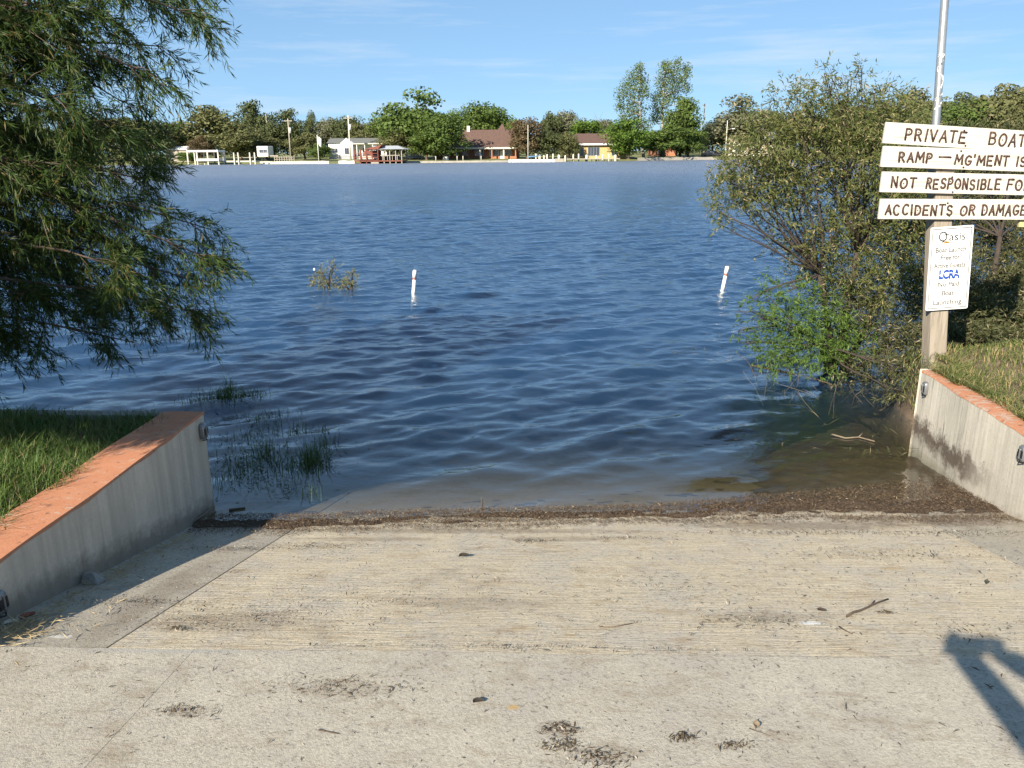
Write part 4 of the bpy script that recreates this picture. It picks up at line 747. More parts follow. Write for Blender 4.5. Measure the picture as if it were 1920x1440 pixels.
# small printed notice
pl = empty('notice', (0, 0, 0)); pl.parent = sign; pl.location = (-.0165, 0, .705); pl.rotation_euler = (0, R(-3.4), 0)
mb = MB(); W2, H2 = .166, .326
def rrect(w_, h_, r_, n_=5): return [p for cx, cz, a in ((w_ - r_, h_ - r_, 0), (-w_ + r_, h_ - r_, 90), (-w_ + r_, -h_ + r_, 180), (w_ - r_, -h_ + r_, 270)) for p in arc(cx, cz, r_, r_, a, a + 90, n_)]
ring = rrect(W2, H2, .012); n_ = len(ring); mb.add([(x, -.002, z) for x, z in ring] + [(x, .003, z) for x, z in ring], [tuple(range(n_ - 1, -1, -1)), tuple(range(n_, 2 * n_))] + [(i, (i + 1) % n_, n_ + (i + 1) % n_, n_ + i) for i in range(n_)]); mb.build('plate', C_PLATE, pl)
pl.location.y = .006
mb = MB(); w1, h1, w2, h2 = W2 - .013, H2 - .013, W2 - .019, H2 - .019
A_ = [(w1, h1), (-w1, h1), (-w1, -h1), (w1, -h1)]; B_ = [(w2, h2), (-w2, h2), (-w2, -h2), (w2, -h2)]
mb.add([(x, -.0032, z) for x, z in A_ + B_], [(i, 4 + i, 4 + (i + 1) % 4, (i + 1) % 4) for i in range(4)]); mb.build('border', C_BLACK, pl)
def text(name, s, x, z, size, m_, parent, align='CENTER', width=None, off=0.0, shear=0.0, y=-.0034):
    cu_ = bpy.data.curves.new(name, 'FONT'); cu_.body = s; cu_.size = size; cu_.align_x = align; cu_.offset = off; cu_.shear = shear; t = bpy.data.objects.new('tmp', cu_); COL.objects.link(t)
    me = bpy.data.meshes.new_from_object(t.evaluated_get(bpy.context.evaluated_depsgraph_get())); COL.objects.unlink(t); bpy.data.objects.remove(t)
    co = np.zeros(len(me.vertices) * 3, dtype=np.float32); me.vertices.foreach_get('co', co); co = co.reshape(-1, 3)
    if width: w0 = co[:, 0].max() - co[:, 0].min(); co[:, 0] *= width / w0
    co = np.column_stack([co[:, 0] + x, np.full(len(co), y), co[:, 1] + z]); me.vertices.foreach_set('co', co.astype(np.float32).ravel()); me.update(); me.materials.clear()
    return link(name, me, m_, parent)
def serif_text(name, s, x, z, size, m_, parent, width):
    return text(name, s, x, z, size, m_, parent, width=width, off=-.0002)
text('print', 'O', -.068, .216, .108, C_BLACK, pl, width=.066, off=.0); text('print', 'asis', .045, .218, .088, C_BLACK, pl, width=.128, off=.0004)
text('print', 'Lake Buchanan', .055, .188, .018, C_GREYT, pl, width=.11, off=-.0004)
mb = MB(); mb.tube([(-.045, -.0036, .205), (-.041, -.0036, .235), (-.043, -.0036, .262)], .0022, 5)
for a in (20, 65, 115, 160, -10, 190): mb.tube([(-.043, -.0036, .262), (-.043 + .016 * math.cos(R(a)), -.0036, .264 + .010 * math.sin(R(a))), (-.043 + .026 * math.cos(R(a)), -.0036, .259 + .012 * math.sin(R(a)))], [.0016, .0018, .0006], 4)
mb.tube([(-.09, -.0036, .200), (-.065, -.0036, .212), (-.04, -.0036, .208), (-.01, -.0036, .200)], [.001, .004, .004, .001], 5); mb.tube([(-.085, -.0036, .190), (-.06, -.0036, .194), (-.03, -.0036, .187)], [.001, .0025, .001], 5); mb.build('palm_mark', C_BLACK, pl)
mb = MB(); pts = arc(-.035, .198, .022, .018, 0, 180, 12); mb.add([(x, -.0030, z) for x, z in pts], [tuple(range(11, -1, -1))]); mb.build('sun_mark', C_GOLD, pl)
for s, z, w_ in (('Boat Launch', .130, .235), ('Free for', .070, .150), ('Active Guests', .008, .250), ('No Paid', -.140, .165), ('Boat', -.210, .095), ('Launching', -.282, .225)): text('print', s, .0, z, .054, C_GREYT, pl, width=w_, off=.0013)
text('print', 'LCRA', 0, -.076, .092, C_BLUE, pl, width=.165, off=.005)
mb = MB(); V = []
for i in range(12):
    t = i / 11; xx = -.09 + .18 * t; zz = -.060 + .024 * math.sin(t * math.pi * .9 + .2) ; V += [(xx, -.0040, zz), (xx, -.0040, zz + .004)]
mb.add(V, [(i * 2, i * 2 + 2, i * 2 + 3, i * 2 + 1) for i in range(11)]); mb.build('white_swoosh', C_PLATE, pl)
text('print', 'LOWER COLORADO RIVER AUTHORITY', 0, -.092, .012, C_BLUE, pl, width=.165, off=0)
# ------------------------------------------------------------------ far shore
LF = {'olive': leafy('far_olive', (0.092, 0.105, 0.038), (0.180, 0.175, 0.075), .25, .7), 'green': leafy('far_green', (0.062, 0.105, 0.022), (0.140, 0.195, 0.046), .3, .6), 'dark': leafy('far_dark', (0.052, 0.070, 0.026), (0.110, 0.125, 0.048), .2, .7),
      'bright': leafy('far_bright', (0.07, 0.135, 0.02), (0.15, 0.23, 0.04), .35, .6), 'red': leafy('far_red', (0.090, 0.064, 0.034), (0.17, 0.125, 0.066), .25, .7), 'grey': leafy('far_grey', (0.10, 0.11, 0.065), (0.20, 0.195, 0.12), .25, .7)}
def crown_mesh(seed, nb=26, nl=7000, flat=.50, zc=.54, size=.040, spread=.36):
    g = np.random.default_rng(seed); d = unit(g.normal(size=(nb, 3))); c = d * (g.random((nb, 1)) ** .4) * np.array([spread, spread, flat * .72]) + [0, 0, zc]
    r = g.uniform(.12, .22, nb); b = g.integers(0, nb, nl); dd = unit(g.normal(size=(nl, 3)) + [0, 0, .25]); q = c[b] + dd * (r[b] * (g.random(nl) ** .35) * 1.05)[:, None] * [1, 1, .82]
    ok = q[:, 2] > .10; q, dd = q[ok], dd[ok]; k = len(q); nn = unit(dd + g.normal(0, .5, (k, 3))); a = unit(np.cross(nn, g.normal(size=(k, 3)))); b2 = np.cross(nn, a); s = g.uniform(.5, 1.2, k)[:, None] * size
    V = np.stack([q - a * s * .5, q + b2 * s * .42, q + a * s * .6, q - b2 * s * .42], 1).reshape(-1, 3); return np_mesh('crown', V, np.arange(4 * k).reshape(-1, 4))
def trunk_mesh(seed, top=.62):
    lr_ = random.Random(seed); mb = MB(); f_ = Vector((lr_.uniform(-.02, .02), 0, .26)); mb.tube([(0, 0, -.03), (lr_.uniform(-.01, .01), 0, .12), f_], [.030, .024, .020], 7)
    for k in range(5): a = k * 1.26 + lr_.uniform(0, .5); t = Vector((.30 * math.cos(a) * lr_.uniform(.6, 1), .30 * math.sin(a) * lr_.uniform(.6, 1), lr_.uniform(.5, .78))); mb.tube(limb_pts(f_, t, .05, 5, .06, lr_), [.016, .013, .010, .006, .003], 5)
    me = bpy.data.meshes.new('trunk'); me.from_pydata([tuple(v) for v in mb.v], [], mb.f); me.update(); return me
CM = [crown_mesh(100 + i, nb=[30, 38, 26, 34][i % 4], flat=[.54, .60, .50, .56][i % 4], spread=[.36, .33, .38, .3][i % 4]) for i in range(9)]; TM = [trunk_mesh(200 + i) for i in range(5)]
for me in CM + TM: me.materials.append(C_BARK)
def far_tree(px, top, wpx, dY, col, label, i=None, name='tree', bark=None):
    az = math.atan2(fx(px, 200.), 200.); Rr = float(shore_r(az)) + dY; x, y = Rr * math.sin(az), Rr * math.cos(az); z = float(land_z(x, y)); h = max(2.0, fz(px, top, y) - z); wd = wpx * 1.22 * y / F
    o = empty(name, (x, y, z), 0, label, 'tree', 'trees along the far shore'); i = int(px * 7 + top) if i is None else i
    cme, tme = CM[i % 9], TM[i % 5]; rz = (i * 1.37) % 6.28
    for nm, me, m_ in (('trunk', tme, bark or C_BARK), ('crown', cme, LF[col])):
        c_ = link(nm, me, None, o); c_.scale = (wd / .92, wd / .92, h / .96); c_.rotation_euler = (0, 0, rz); c_.material_slots[0].link = 'OBJECT'; c_.material_slots[0].material = m_
        if nm == 'crown': c_['kind'] = 'stuff'
    return o
TREES = [(-60, 215, 110, 14, 'olive', 'olive tree on the far shore beyond the left frame edge'), (60, 225, 110, 12, 'olive', 'olive tree behind the feathery foliage at far left'), (150, 230, 90, 16, 'dark', 'dark tree behind the feathery foliage left of the dock'), (235, 218, 110, 20, 'olive', 'olive tree half hidden by the feathery branch tips'), (290, 222, 80, 14, 'dark', 'dark tree at the edge of the feathery branch tips'),
    (335, 232, 70, 25, 'dark', 'dark low tree behind the white roof left of the dock'), (403, 204, 118, 22, 'olive', 'broad rounded olive oak behind the white dock canopy'), (377, 256, 44, 8, 'red', 'small reddish brown tree under the rounded olive oak'), (350, 285, 36, 3, 'bright', 'bright green waterside bush left of the white dock canopy'), (452, 232, 92, 14, 'olive', 'olive oak behind the bare dock posts'), (482, 193, 66, 40, 'dark', 'tall dark tree rising above the olive oaks'), (515, 218, 56, 34, 'dark', 'dark tree just right of the tall dark one'),
    (500, 255, 60, 26, 'olive', 'low olive tree behind the white trailer'), (548, 208, 54, 36, 'dark', 'rounded dark tree behind the left utility pole'), (572, 246, 60, 18, 'olive', 'olive tree right of the left utility pole'), (589, 212, 26, 50, 'dark', 'narrow pointed dark tree in the gap left of the flagpole'), (600, 270, 40, 9, 'green', 'low green tree beside the white flagpole'), (622, 224, 62, 44, 'grey', 'grey green tree behind the white gabled house, left'), (655, 222, 66, 40, 'dark', 'dark tree behind the white gabled house, right'), (690, 228, 56, 36, 'olive', 'olive tree behind the boathouse roof'),
    (722, 215, 60, 32, 'green', 'green tree between boathouse and great green oak'), (778, 177, 130, 20, 'green', 'great spreading green oak above the parked dark car'), (745, 245, 66, 16, 'olive', 'light olive tree overhanging the boathouse roof'), (832, 216, 96, 9, 'green', 'dense green tree left of the brown roofed house'), (800, 240, 70, 11, 'green', 'lower green tree in front of the great green oak'), (868, 205, 70, 46, 'green', 'green tree behind the left end of the brown roof'), (915, 197, 96, 46, 'green', 'full green tree behind the ridge of the brown roof'), (962, 222, 40, 40, 'bright', 'bright green tree right of the brown roof ridge'),
    (988, 220, 58, 12, 'red', 'reddish brown tree at the right end of the brown house'), (1030, 210, 44, 40, 'dark', 'narrow dark tree behind the tall bare mast'), (1062, 212, 66, 44, 'grey', 'grey green tree left of the yellow brick house'), (1028, 248, 60, 12, 'dark', 'dark low tree between brown house and yellow house'), (1102, 224, 60, 30, 'bright', 'bright green tree behind the yellow brick house'), (1135, 228, 50, 50, 'grey', 'far grey tree behind the yellow house chimney end'), (1065, 250, 40, 10, 'olive', 'olive tree at the left wall of the yellow house'),
    (1178, 226, 84, 2.5, 'bright', 'bushy bright green tree at the waterline beside the yellow house'), (1240, 232, 90, 6, 'green', 'green tree below the twin tall cottonwoods'), (1275, 186, 66, 12, 'green', 'green tree under the right hand cottonwood'), (1290, 240, 60, 7, 'green', 'low green tree right of the orange brick wall'), (1382, 188, 112, 24, 'grey', 'pale limbed oak right of the utility pole'), (1335, 232, 60, 40, 'dark', 'dark tree behind the right utility pole'), (1440, 210, 90, 30, 'olive', 'olive tree behind the white shed and tall shrub'), (1510, 205, 90, 26, 'olive', 'olive tree hidden behind the tall shrub top'), (1580, 195, 100, 20, 'dark', 'dark tree behind the right half of the tall shrub'),
    (1650, 190, 90, 14, 'dark', 'dark tree showing left of the lettered boards'), (1712, 172, 96, 16, 'olive', 'olive tree just left of the galvanised pipe'), (1775, 168, 90, 18, 'dark', 'dark tree directly behind the galvanised pipe'), (1848, 152, 120, 14, 'olive', 'tall rounded olive tree right of the galvanised pipe'), (1905, 172, 90, 12, 'olive', 'olive tree above the top board at the right edge'), (1810, 190, 90, 5, 'green', 'green tree low behind the top board'), (1960, 165, 110, 14, 'dark', 'dark tree just past the right frame edge'), (1745, 200, 90, 6, 'dark', 'low dark tree behind the left end of top board')]
for t in TREES: far_tree(*t)
# twin cottonwoods, tall and open, from clumps
def cottonwood(px0, dY, clumps, label, seed):
    az = math.atan2(fx(px0, 200.), 200.); Rr = float(shore_r(az)) + dY; x, y = Rr * math.sin(az), Rr * math.cos(az); z = float(land_z(x, y)); B = Vector((x, y, z)); g = np.random.default_rng(seed); lr_ = random.Random(seed); o = empty('cottonwood_tree', B, 0, label, 'tree')
    mb = MB(); cs = [(np.array(on_y(a, b, y)) + [0, g.uniform(-2.5, 2.5), 0], r * 1.1 * y / F) for a, b, r in clumps]; topc = max(cs, key=lambda q: q[0][2])[0]; spine = limb_pts(B, Vector(topc), .0, 9, .03, lr_); mb.tube([p - B for p in spine], list(np.linspace(.42, .06, 9)), 8)
    Vs = []
    for c_, r in cs:
        s = min(spine, key=lambda p: abs(p.z - (c_[2] - 2.2))); mb.tube([p - B for p in limb_pts(s, Vector(c_), .03, 5, .06, lr_)], [.16, .13, .10, .07, .03], 5)
        k = int(120 * r ** 1.4) + 30; dd = unit(g.normal(size=(k, 3))); q = c_ + dd * (r * g.uniform(.15, 1.25, k) ** .7)[:, None] * [1, 1, 1.05]; nn = unit(dd + g.normal(0, .7, (k, 3))); a = unit(np.cross(nn, g.normal(size=(k, 3)))); b2 = np.cross(nn, a); sz = g.uniform(.22, .5, (k, 1))
        Vs.append(np.stack([q - a * sz * .5, q + b2 * sz * .4, q + a * sz * .6, q - b2 * sz * .4], 1).reshape(-1, 3) - np.array(B))
    mb.build('trunk', C_PALEBARK, o, True); V = np.concatenate(Vs); f_ = link('crown', np_mesh('crown', V, np.arange(len(V)).reshape(-1, 4)), leafy('cottonwood_leaf_%d' % seed, (0.075, 0.125, 0.030), (0.20, 0.245, 0.085), .35, .5), o); f_['kind'] = 'stuff'
cottonwood(1207, 14, [(1198, 128, 9), (1190, 142, 13), (1205, 150, 13), (1178, 160, 14), (1196, 168, 17), (1165, 178, 13), (1184, 188, 18), (1208, 176, 12), (1162, 200, 9), (1178, 210, 14), (1200, 206, 14), (1168, 222, 9), (1192, 228, 14), (1210, 235, 12), (1172, 240, 10)], 'left and lower of the twin tall open cottonwoods', 71)
cottonwood(1245, 16, [(1250, 120, 8), (1244, 132, 12), (1268, 120, 10), (1262, 138, 13), (1240, 152, 12), (1258, 156, 16), (1288, 128, 9), (1284, 142, 10), (1276, 158, 12), (1244, 172, 13), (1264, 176, 14), (1288, 166, 9), (1232, 182, 10), (1248, 192, 11), (1230, 200, 12), (1240, 216, 14), (1228, 222, 10), (1290, 196, 11), (1300, 200, 6), (1280, 210, 13)], 'right and taller of the twin tall open cottonwoods', 72)
# leafless tree
def bare_tree(px, top, dY, label):
    az = math.atan2(fx(px, 200.), 200.); Rr = float(shore_r(az)) + dY; x, y = Rr * math.sin(az), Rr * math.cos(az); z = float(land_z(x, y)); h = fz(px, top, y) - z; B = Vector((x, y, z)); lr_ = random.Random(4); mb = MB(); mb.tube([(0, 0, 0), (.1, 0, h * .5), (0, 0, h * .75)], [.22, .16, .10], 6); o = empty('bare_tree', B, 0, label, 'tree')
    for k in range(12): a = lr_.uniform(0, 6.3); s = Vector((0, 0, h * lr_.uniform(.45, .75))); mb.tube(limb_pts(s, Vector((2.2 * math.cos(a), 2.2 * math.sin(a), h * lr_.uniform(.75, 1.0))), .03, 5, .08, lr_), [.07, .06, .045, .03, .015], 4)
    mb.build('trunk', simple('grey_bark', (.20, .17, .15), .9, .3, 4, .2), o)
bare_tree(1120, 208, 60, 'leafless grey tree above the yellow house roof')
# far-off wood closing the view behind the shore trees
g = np.random.default_rng(81); Vs = []
for az in np.radians(np.linspace(-44, 42, 420)):
    Rr = float(shore_r(az)) + g.uniform(62, 95); x, y = Rr * math.sin(az), Rr * math.cos(az); z = float(land_z(x, y)); hgt_ = 8.2 + 1.9 * math.sin(az * 37) + g.uniform(-1, 1.3) + (2.5 if az > R(22) else 0)
    k = 190; q = np.column_stack([g.normal(0, 1.3, k), g.normal(0, 1.2, k), g.random(k) ** .7 * hgt_]) + [x, y, z]; nn = unit(g.normal(size=(k, 3)) + [0, -.4, .5]); a = unit(np.cross(nn, g.normal(size=(k, 3)))); b2 = np.cross(nn, a); sz = g.uniform(.35, .8, (k, 1)); Vs.append(np.stack([q - a * sz * .5, q + b2 * sz * .4, q + a * sz * .6, q - b2 * sz * .4], 1).reshape(-1, 3))
V = np.concatenate(Vs); o = link('distant_wood', np_mesh('distant_wood', V, np.arange(len(V)).reshape(-1, 4)), LF['dark']); tag(o, 'continuous dark wood far behind the shore houses', 'wood', kind='stuff')

# buildings and shore works
def flat(name, col, rough=.8, var=.15, sc=1.2): return simple(name, col, rough, var, sc, 0)
C_FWHITE = flat('far_white', (.78, .77, .73), .7, .06); C_FGREY = flat('far_grey_skirt', (.36, .37, .38)); C_BROOF = flat('brown_shingle', (.115, .070, .056), .9, .3, 2.0); C_BRICKY = flat('yellow_brick', (.52, .37, .17), .9, .2, 3); C_BRICKR = flat('red_brick', (.38, .17, .10), .9, .2, 3); C_GLASS = simple('far_glass', (.05, .06, .08), .12, .2, 1, 0, 0, .6); C_GROOF = flat('grey_shingle', (.14, .145, .14), .9, .2, 2); C_TIN = simple('tin_roof', (.60, .61, .60), .35, .1, 1.5, 0, .3)
C_REDW = flat('red_wood', (.22, .075, .05), .8, .25, 3); C_DKW = flat('dark_interior', (.035, .03, .028), .9, .3, 2); C_TIMBER = flat('grey_timber', (.36, .32, .26), .9, .2, 3); C_CREAM = flat('cream_paint', (.60, .56, .46), .7, .08); C_STONEW = flat('shore_stone', (.46, .42, .35), .95, .3, 1.5); C_CAR = simple('dark_car_paint', (.02, .022, .028), .2, .1, 2, 0, .2, .6)
def spot(px, dY):
    az = math.atan2(fx(px, 200.), 200.); Rr = float(shore_r(az)) + dY; x, y = Rr * math.sin(az), Rr * math.cos(az); return x, y, float(land_z(x, y)) if dY > 0 else 0.0
def gable_roof(mb, x0, x1, y0, y1, ze, zr, along='x', ov=.5, hip=0.0):
    x0 -= ov; x1 += ov; y0 -= ov; y1 += ov
    if along == 'x':
        ym = (y0 + y1) / 2; top = [(x0 + hip, ym, zr), (x1 - hip, ym, zr)]
        V = [(x0, y0, ze), (x1, y0, ze), (x1, y1, ze), (x0, y1, ze)] + top; Fc = [(0, 1, 5, 4), (2, 3, 4, 5), (1, 2, 5), (3, 0, 4), (3, 2, 1, 0)]
    else:
        xm = (x0 + x1) / 2; top = [(xm, y0 + hip, zr), (xm, y1 - hip, zr)]
        V = [(x0, y0, ze), (x1, y0, ze), (x1, y1, ze), (x0, y1, ze)] + top; Fc = [(0, 1, 4), (1, 2, 5, 4), (2, 3, 5), (3, 0, 4, 5), (3, 2, 1, 0)]
    mb.add(V, Fc); return mb
def window(parent, x, z, w_, h_, y, m_frame=None, nx=2):
    m_frame = m_frame or C_FWHITE; f_ = MB(); t = .09
    f_.box(x - w_ / 2 - t, x - w_ / 2, y - .06, y + .02, z - t, z + h_ + t).box(x + w_ / 2, x + w_ / 2 + t, y - .06, y + .02, z - t, z + h_ + t).box(x - w_ / 2, x + w_ / 2, y - .06, y + .02, z - t, z).box(x - w_ / 2, x + w_ / 2, y - .06, y + .02, z + h_, z + h_ + t)
    for i in range(1, nx): xx = x - w_ / 2 + w_ * i / nx; f_.box(xx - .03, xx + .03, y - .05, y + .02, z, z + h_)
    o = f_.build('window', m_frame, parent); MB().box(x - w_ / 2, x + w_ / 2, y - .02, y + .03, z, z + h_).build('pane', C_GLASS, o); return o
# brown-roofed house
x, y, z = spot(915, 16); s = y / F; h = empty('brown_roofed_house', (x, y, z), -.05, 'long low house with steep brown shingle roof and white porch', 'house')
w_ = 140 * s; x0, x1 = -w_ * .72, w_ * .36; ze = fz(930, 277, y) - z; zr = fz(930, 243, y + 5) - z
MB().box(x0, x1, 2.2, 10, 0, ze + .1).build('wall', C_BRICKR, h); rf = gable_roof(MB(), x0, x1, 0, 10, ze, zr, 'x', .6, 1.5).build('roof', C_BROOF, h)
gable_roof(MB(), x1 - 7.5, x1 - 1.0, 3, 9, ze + 1.0, zr + 1.6, 'y', .2, 3.2).build('peak', C_BROOF, rf); MB().box(x1 - 13.6, x1 - 12.8, 4.4, 5.2, zr - 1.2, zr + 1.0).build('chimney', C_CREAM, rf)
MB().box(x0 - .6, x1 + .6, -.66, -.58, ze - .32, ze + .12).build('fascia', C_CREAM, h)
for i in range(8): xx = x0 + (x1 - x0) * i / 7; MB().box(xx - .14, xx + .14, -.3, 0, 0, ze - .3).build('porch_post', C_BRICKR if i % 2 else C_FWHITE, h)
for xx, ww in ((x0 + 3, 1.6), (x0 + 8, 1.8), (x1 - 10, 2.2), (x1 - 6, 2.4), (x1 - 2.2, 1.4)): window(h, xx, .9, ww, 1.3, 2.16)
d_ = MB().box(x1 - 4.4, x1 - 3.5, 2.1, 2.19, 0, 2.1).build('door', C_FWHITE, h); MB().box(x1 - 3.66, x1 - 3.6, 2.04, 2.11, 1.0, 1.1).build('handle', C_DARK, d_)
# yellow brick house
x, y, z = spot(1110, 12); s = y / F; h = empty('yellow_brick_house', (x, y, z), .04, 'yellow brick house with low brown hip roof by the white posts', 'house'); x0, x1 = -52 * s, 62 * s; ze = fz(1110, 270, y) - z
MB().box(x0, x1, 0, 11, 0, ze).build('wall', C_BRICKY, h); gable_roof(MB(), x0, x1, 0, 11, ze + .02, fz(1130, 250, y + 5) - z, 'x', .8, 4.5).build('roof', C_BROOF, h); MB().box(x0 - .8, x1 + .8, -.86, -.78, ze - .30, ze + .14).build('fascia', C_FWHITE, h)
for px_, ww, nx in ((1073, 2.2, 3), (1092, .9, 1), (1113, 3.0, 4), (1150, 1.4, 2)): window(h, (px_ - 1110) * s, .75, ww, ze - 1.6, -.02, C_FGREY, nx)
# white gabled house
x, y, z = spot(650, 22); s = y / F; h = empty('white_gabled_house', (x, y, z), 0, 'white house with small front gable and grey skirting', 'house'); z0 = 1.2; ze = fz(650, 268, y) - z
MB().box(-36 * s, 72 * s, 1.6, 9, z0, ze).build('wall', C_FWHITE, h); MB().box(-36 * s, 72 * s, 1.65, 8.9, -.2, z0).build('skirting', C_FGREY, h); rf = gable_roof(MB(), -36 * s, 72 * s, 1.6, 9, ze, fz(650, 259, y + 5) - z, 'x', .4).build('roof', C_GROOF, h)
pm = MB(); a0, a1 = -9 * s, 13 * s; zt = fz(650, 259, y) - z; pm.add([(a0, -.6, z0 - .3), (a1, -.6, z0 - .3), (a1, -.6, ze), ((a0 + a1) / 2, -.6, zt), (a0, -.6, ze), (a0, 1.6, z0 - .3), (a1, 1.6, z0 - .3), (a1, 1.6, ze), ((a0 + a1) / 2, 1.6, zt), (a0, 1.6, ze)], [(0, 1, 2, 3, 4), (1, 6, 7, 2), (2, 7, 8, 3), (3, 8, 9, 4), (4, 9, 5, 0), (0, 5, 6, 1)]); pm.build('gable_bay', C_FWHITE, h); MB().box(a0, a1, -.5, 1.6, -.2, z0 - .3).build('bay_skirting', C_FGREY, h)
window(h, 2 * s, z0 + .1, 1.0, 1.5, -.62, C_FGREY); MB().box(a1, 72 * s, -.8, 1.7, ze - .35, ze - .1).build('porch_roof', C_CREAM, h)
for i in range(4): xx = a1 + (72 * s - a1) * (i + .5) / 4; MB().box(xx - .08, xx + .08, -.6, -.44, 0, ze - .35).build('porch_post', C_FWHITE, h)
window(h, 34 * s, z0 + .5, 1.8, 1.1, 1.57); window(h, 56 * s, z0 + .5, 1.4, 1.1, 1.57); window(h, -24 * s, z0 + .5, 1.4, 1.1, 1.57)
# white shed roof on the left, trailer, white shed on the right, orange brick outbuilding
x, y, z = spot(335, 12); s = y / F; h = empty('white_shed', (x, y, z), 0, 'white flat roofed shed left of the dock canopy', 'shed'); MB().box(-24 * s, 22 * s, 0, 5, 0, fz(335, 281, y) - z).build('wall', C_TIMBER, h); gable_roof(MB(), -26 * s, 24 * s, 0, 5, fz(335, 281, y) - z, fz(335, 274, y) - z, 'x', .3).build('roof', C_FWHITE, h)
x, y, z = spot(493, 9); s = y / F; h = empty('white_trailer', (x, y, z), 0, 'small white box trailer right of the bare dock posts', 'trailer'); bz = fz(493, 294, y) - z; bt = fz(493, 274, y) - z; bz = max(bz, .35)
bevel(MB().box(-11 * s, 10 * s, 0, 4, bz, bt).build('body', C_FWHITE, h), .15); window(h, -2.5 * s, bz + 1.0, .9, .7, -.02, C_FGREY); window(h, 5 * s, bz + 1.0, .8, .7, -.02, C_FGREY); MB().box(-10 * s, 9 * s, -.05, 0, bt - .55, bt - .35).build('stripe', C_FGREY, h); MB().box(10 * s, 27 * s, .5, 1.2, bz + .05, bz + .35).build('drawbar', C_TIMBER, h)
for dx in (-2, 3.2):
    w2 = MB(); w2.tube([(dx * s, -.1, .38), (dx * s, .18, .38)], .36, 16); w2.build('wheel', C_DARK, h)
x, y, z = spot(1405, 20); s = y / F; h = empty('pale_shed', (x, y, z), -.25, 'pale gabled shed half hidden behind the tall shrub', 'shed'); ze = fz(1405, 262, y) - z; MB().box(-36 * s, 40 * s, 0, 8, 0, ze).build('wall', C_CREAM, h); gable_roof(MB(), -36 * s, 40 * s, 0, 8, ze, fz(1405, 248, y + 4) - z, 'x', .4).build('roof', C_TIN, h); window(h, -20 * s, 1.0, 1.6, 1.2, -.02); window(h, 10 * s, 1.0, 1.6, 1.2, -.02)
x, y, z = spot(1255, 26); s = y / F; h = empty('brick_outbuilding', (x, y, z), 0, 'orange brick outbuilding under the cottonwoods', 'building'); ze = fz(1255, 272, y) - z; MB().box(-34 * s, 14 * s, 0, 6, 0, ze).build('wall', C_BRICKR, h); gable_roof(MB(), -34 * s, 14 * s, 0, 6, ze, ze + 1.6, 'x', .4, 2).build('roof', C_BROOF, h); window(h, -16 * s, .9, 1.4, 1.1, -.02)
# boathouse
x, y, z = spot(708, -3); s = y / F; h = empty('red_boathouse', (x, y, 0), 0, 'red timber boathouse with pale tin roof over the water', 'boathouse'); zr = fz(708, 273, y); ze = fz(708, 280, y); X0, X1, XM = -43 * s, 44 * s, 1 * s
mb = MB().box(X0, X1, 0, 7, .45, .7); mb.build('deck', C_REDW, h)
rf = MB(); rf.add([(XM, -.5, ze), (X1 + .9, -.5, ze), (X1 + .9, 7.5, ze), (XM, 7.5, ze), (XM - 2.4, 3.5, zr), (X1 - 1.4, 3.5, zr)], [(0, 1, 5, 4), (1, 2, 5), (2, 3, 4, 5), (3, 0, 4), (3, 2, 1, 0)]); rf.build('tin_roof', C_TIN, h)
gm = MB(); gm.add([(X0 + 2.2, -.3, ze), (X0 + 6.6, -.3, ze + 1.0), (XM, -.3, ze), (X0 + 2.2, 6.5, ze), (X0 + 6.6, 6.5, ze + 1.0), (XM, 6.5, ze)], [(0, 2, 1), (3, 4, 5), (0, 1, 4, 3), (1, 2, 5, 4), (0, 3, 5, 2)]); gm.build('red_gable', C_REDW, h)
for i in range(9):
    xx = X0 + (X1 - X0) * i / 8
    for yy in (0.0, 6.6): MB().box(xx - .10, xx + .10, yy, yy + .2, -1.2, ze).build('post', C_REDW if i < 5 else C_TIMBER, h)
for zz in (1.4, 2.3): MB().box(X0, XM, -.05, .05, zz - .06, zz + .06).build('rail', C_REDW, h)
MB().box(X0 + 1, XM - .5, 5.4, 5.6, .7, ze - .3).build('back_wall', C_REDW, h); MB().box(XM - 1.6, XM + .2, -.8, 0, -.1, .35).build('landing_step', C_TIMBER, h)
for i, xx in enumerate(np.linspace(XM + 1.0, X1 - 1, 4)): MB().box(xx - .06, xx + .06, -.05, .06, .7, 1.9).build('rail_post', C_TIMBER, h)
MB().box(XM + .5, X1 - .4, -.04, .04, 1.75, 1.9).build('rail', C_TIMBER, h)
def small_box(name, px, dY, w_, d_, h_, m_, lab, cat, zb=0.0, rz=0): # shaped goods on the deck
    x, y, z = spot(px, dY); mb = MB(); mb.add([(-w_ / 2, -d_ / 2, 0), (w_ / 2, -d_ / 2, 0), (w_ / 2, d_ / 2, 0), (-w_ / 2, d_ / 2, 0), (-w_ * .42, -d_ * .4, h_), (w_ * .42, -d_ * .4, h_), (w_ * .42, d_ * .4, h_), (-w_ * .42, d_ * .4, h_)], [(0, 3, 2, 1), (4, 5, 6, 7), (0, 1, 5, 4), (1, 2, 6, 5), (2, 3, 7, 6), (3, 0, 4, 7)])
    o = mb.build(name, m_, None, False, (x, y, zb if zb else z)); bevel(o, min(w_, h_) * .12); tag(o, lab, cat); return o
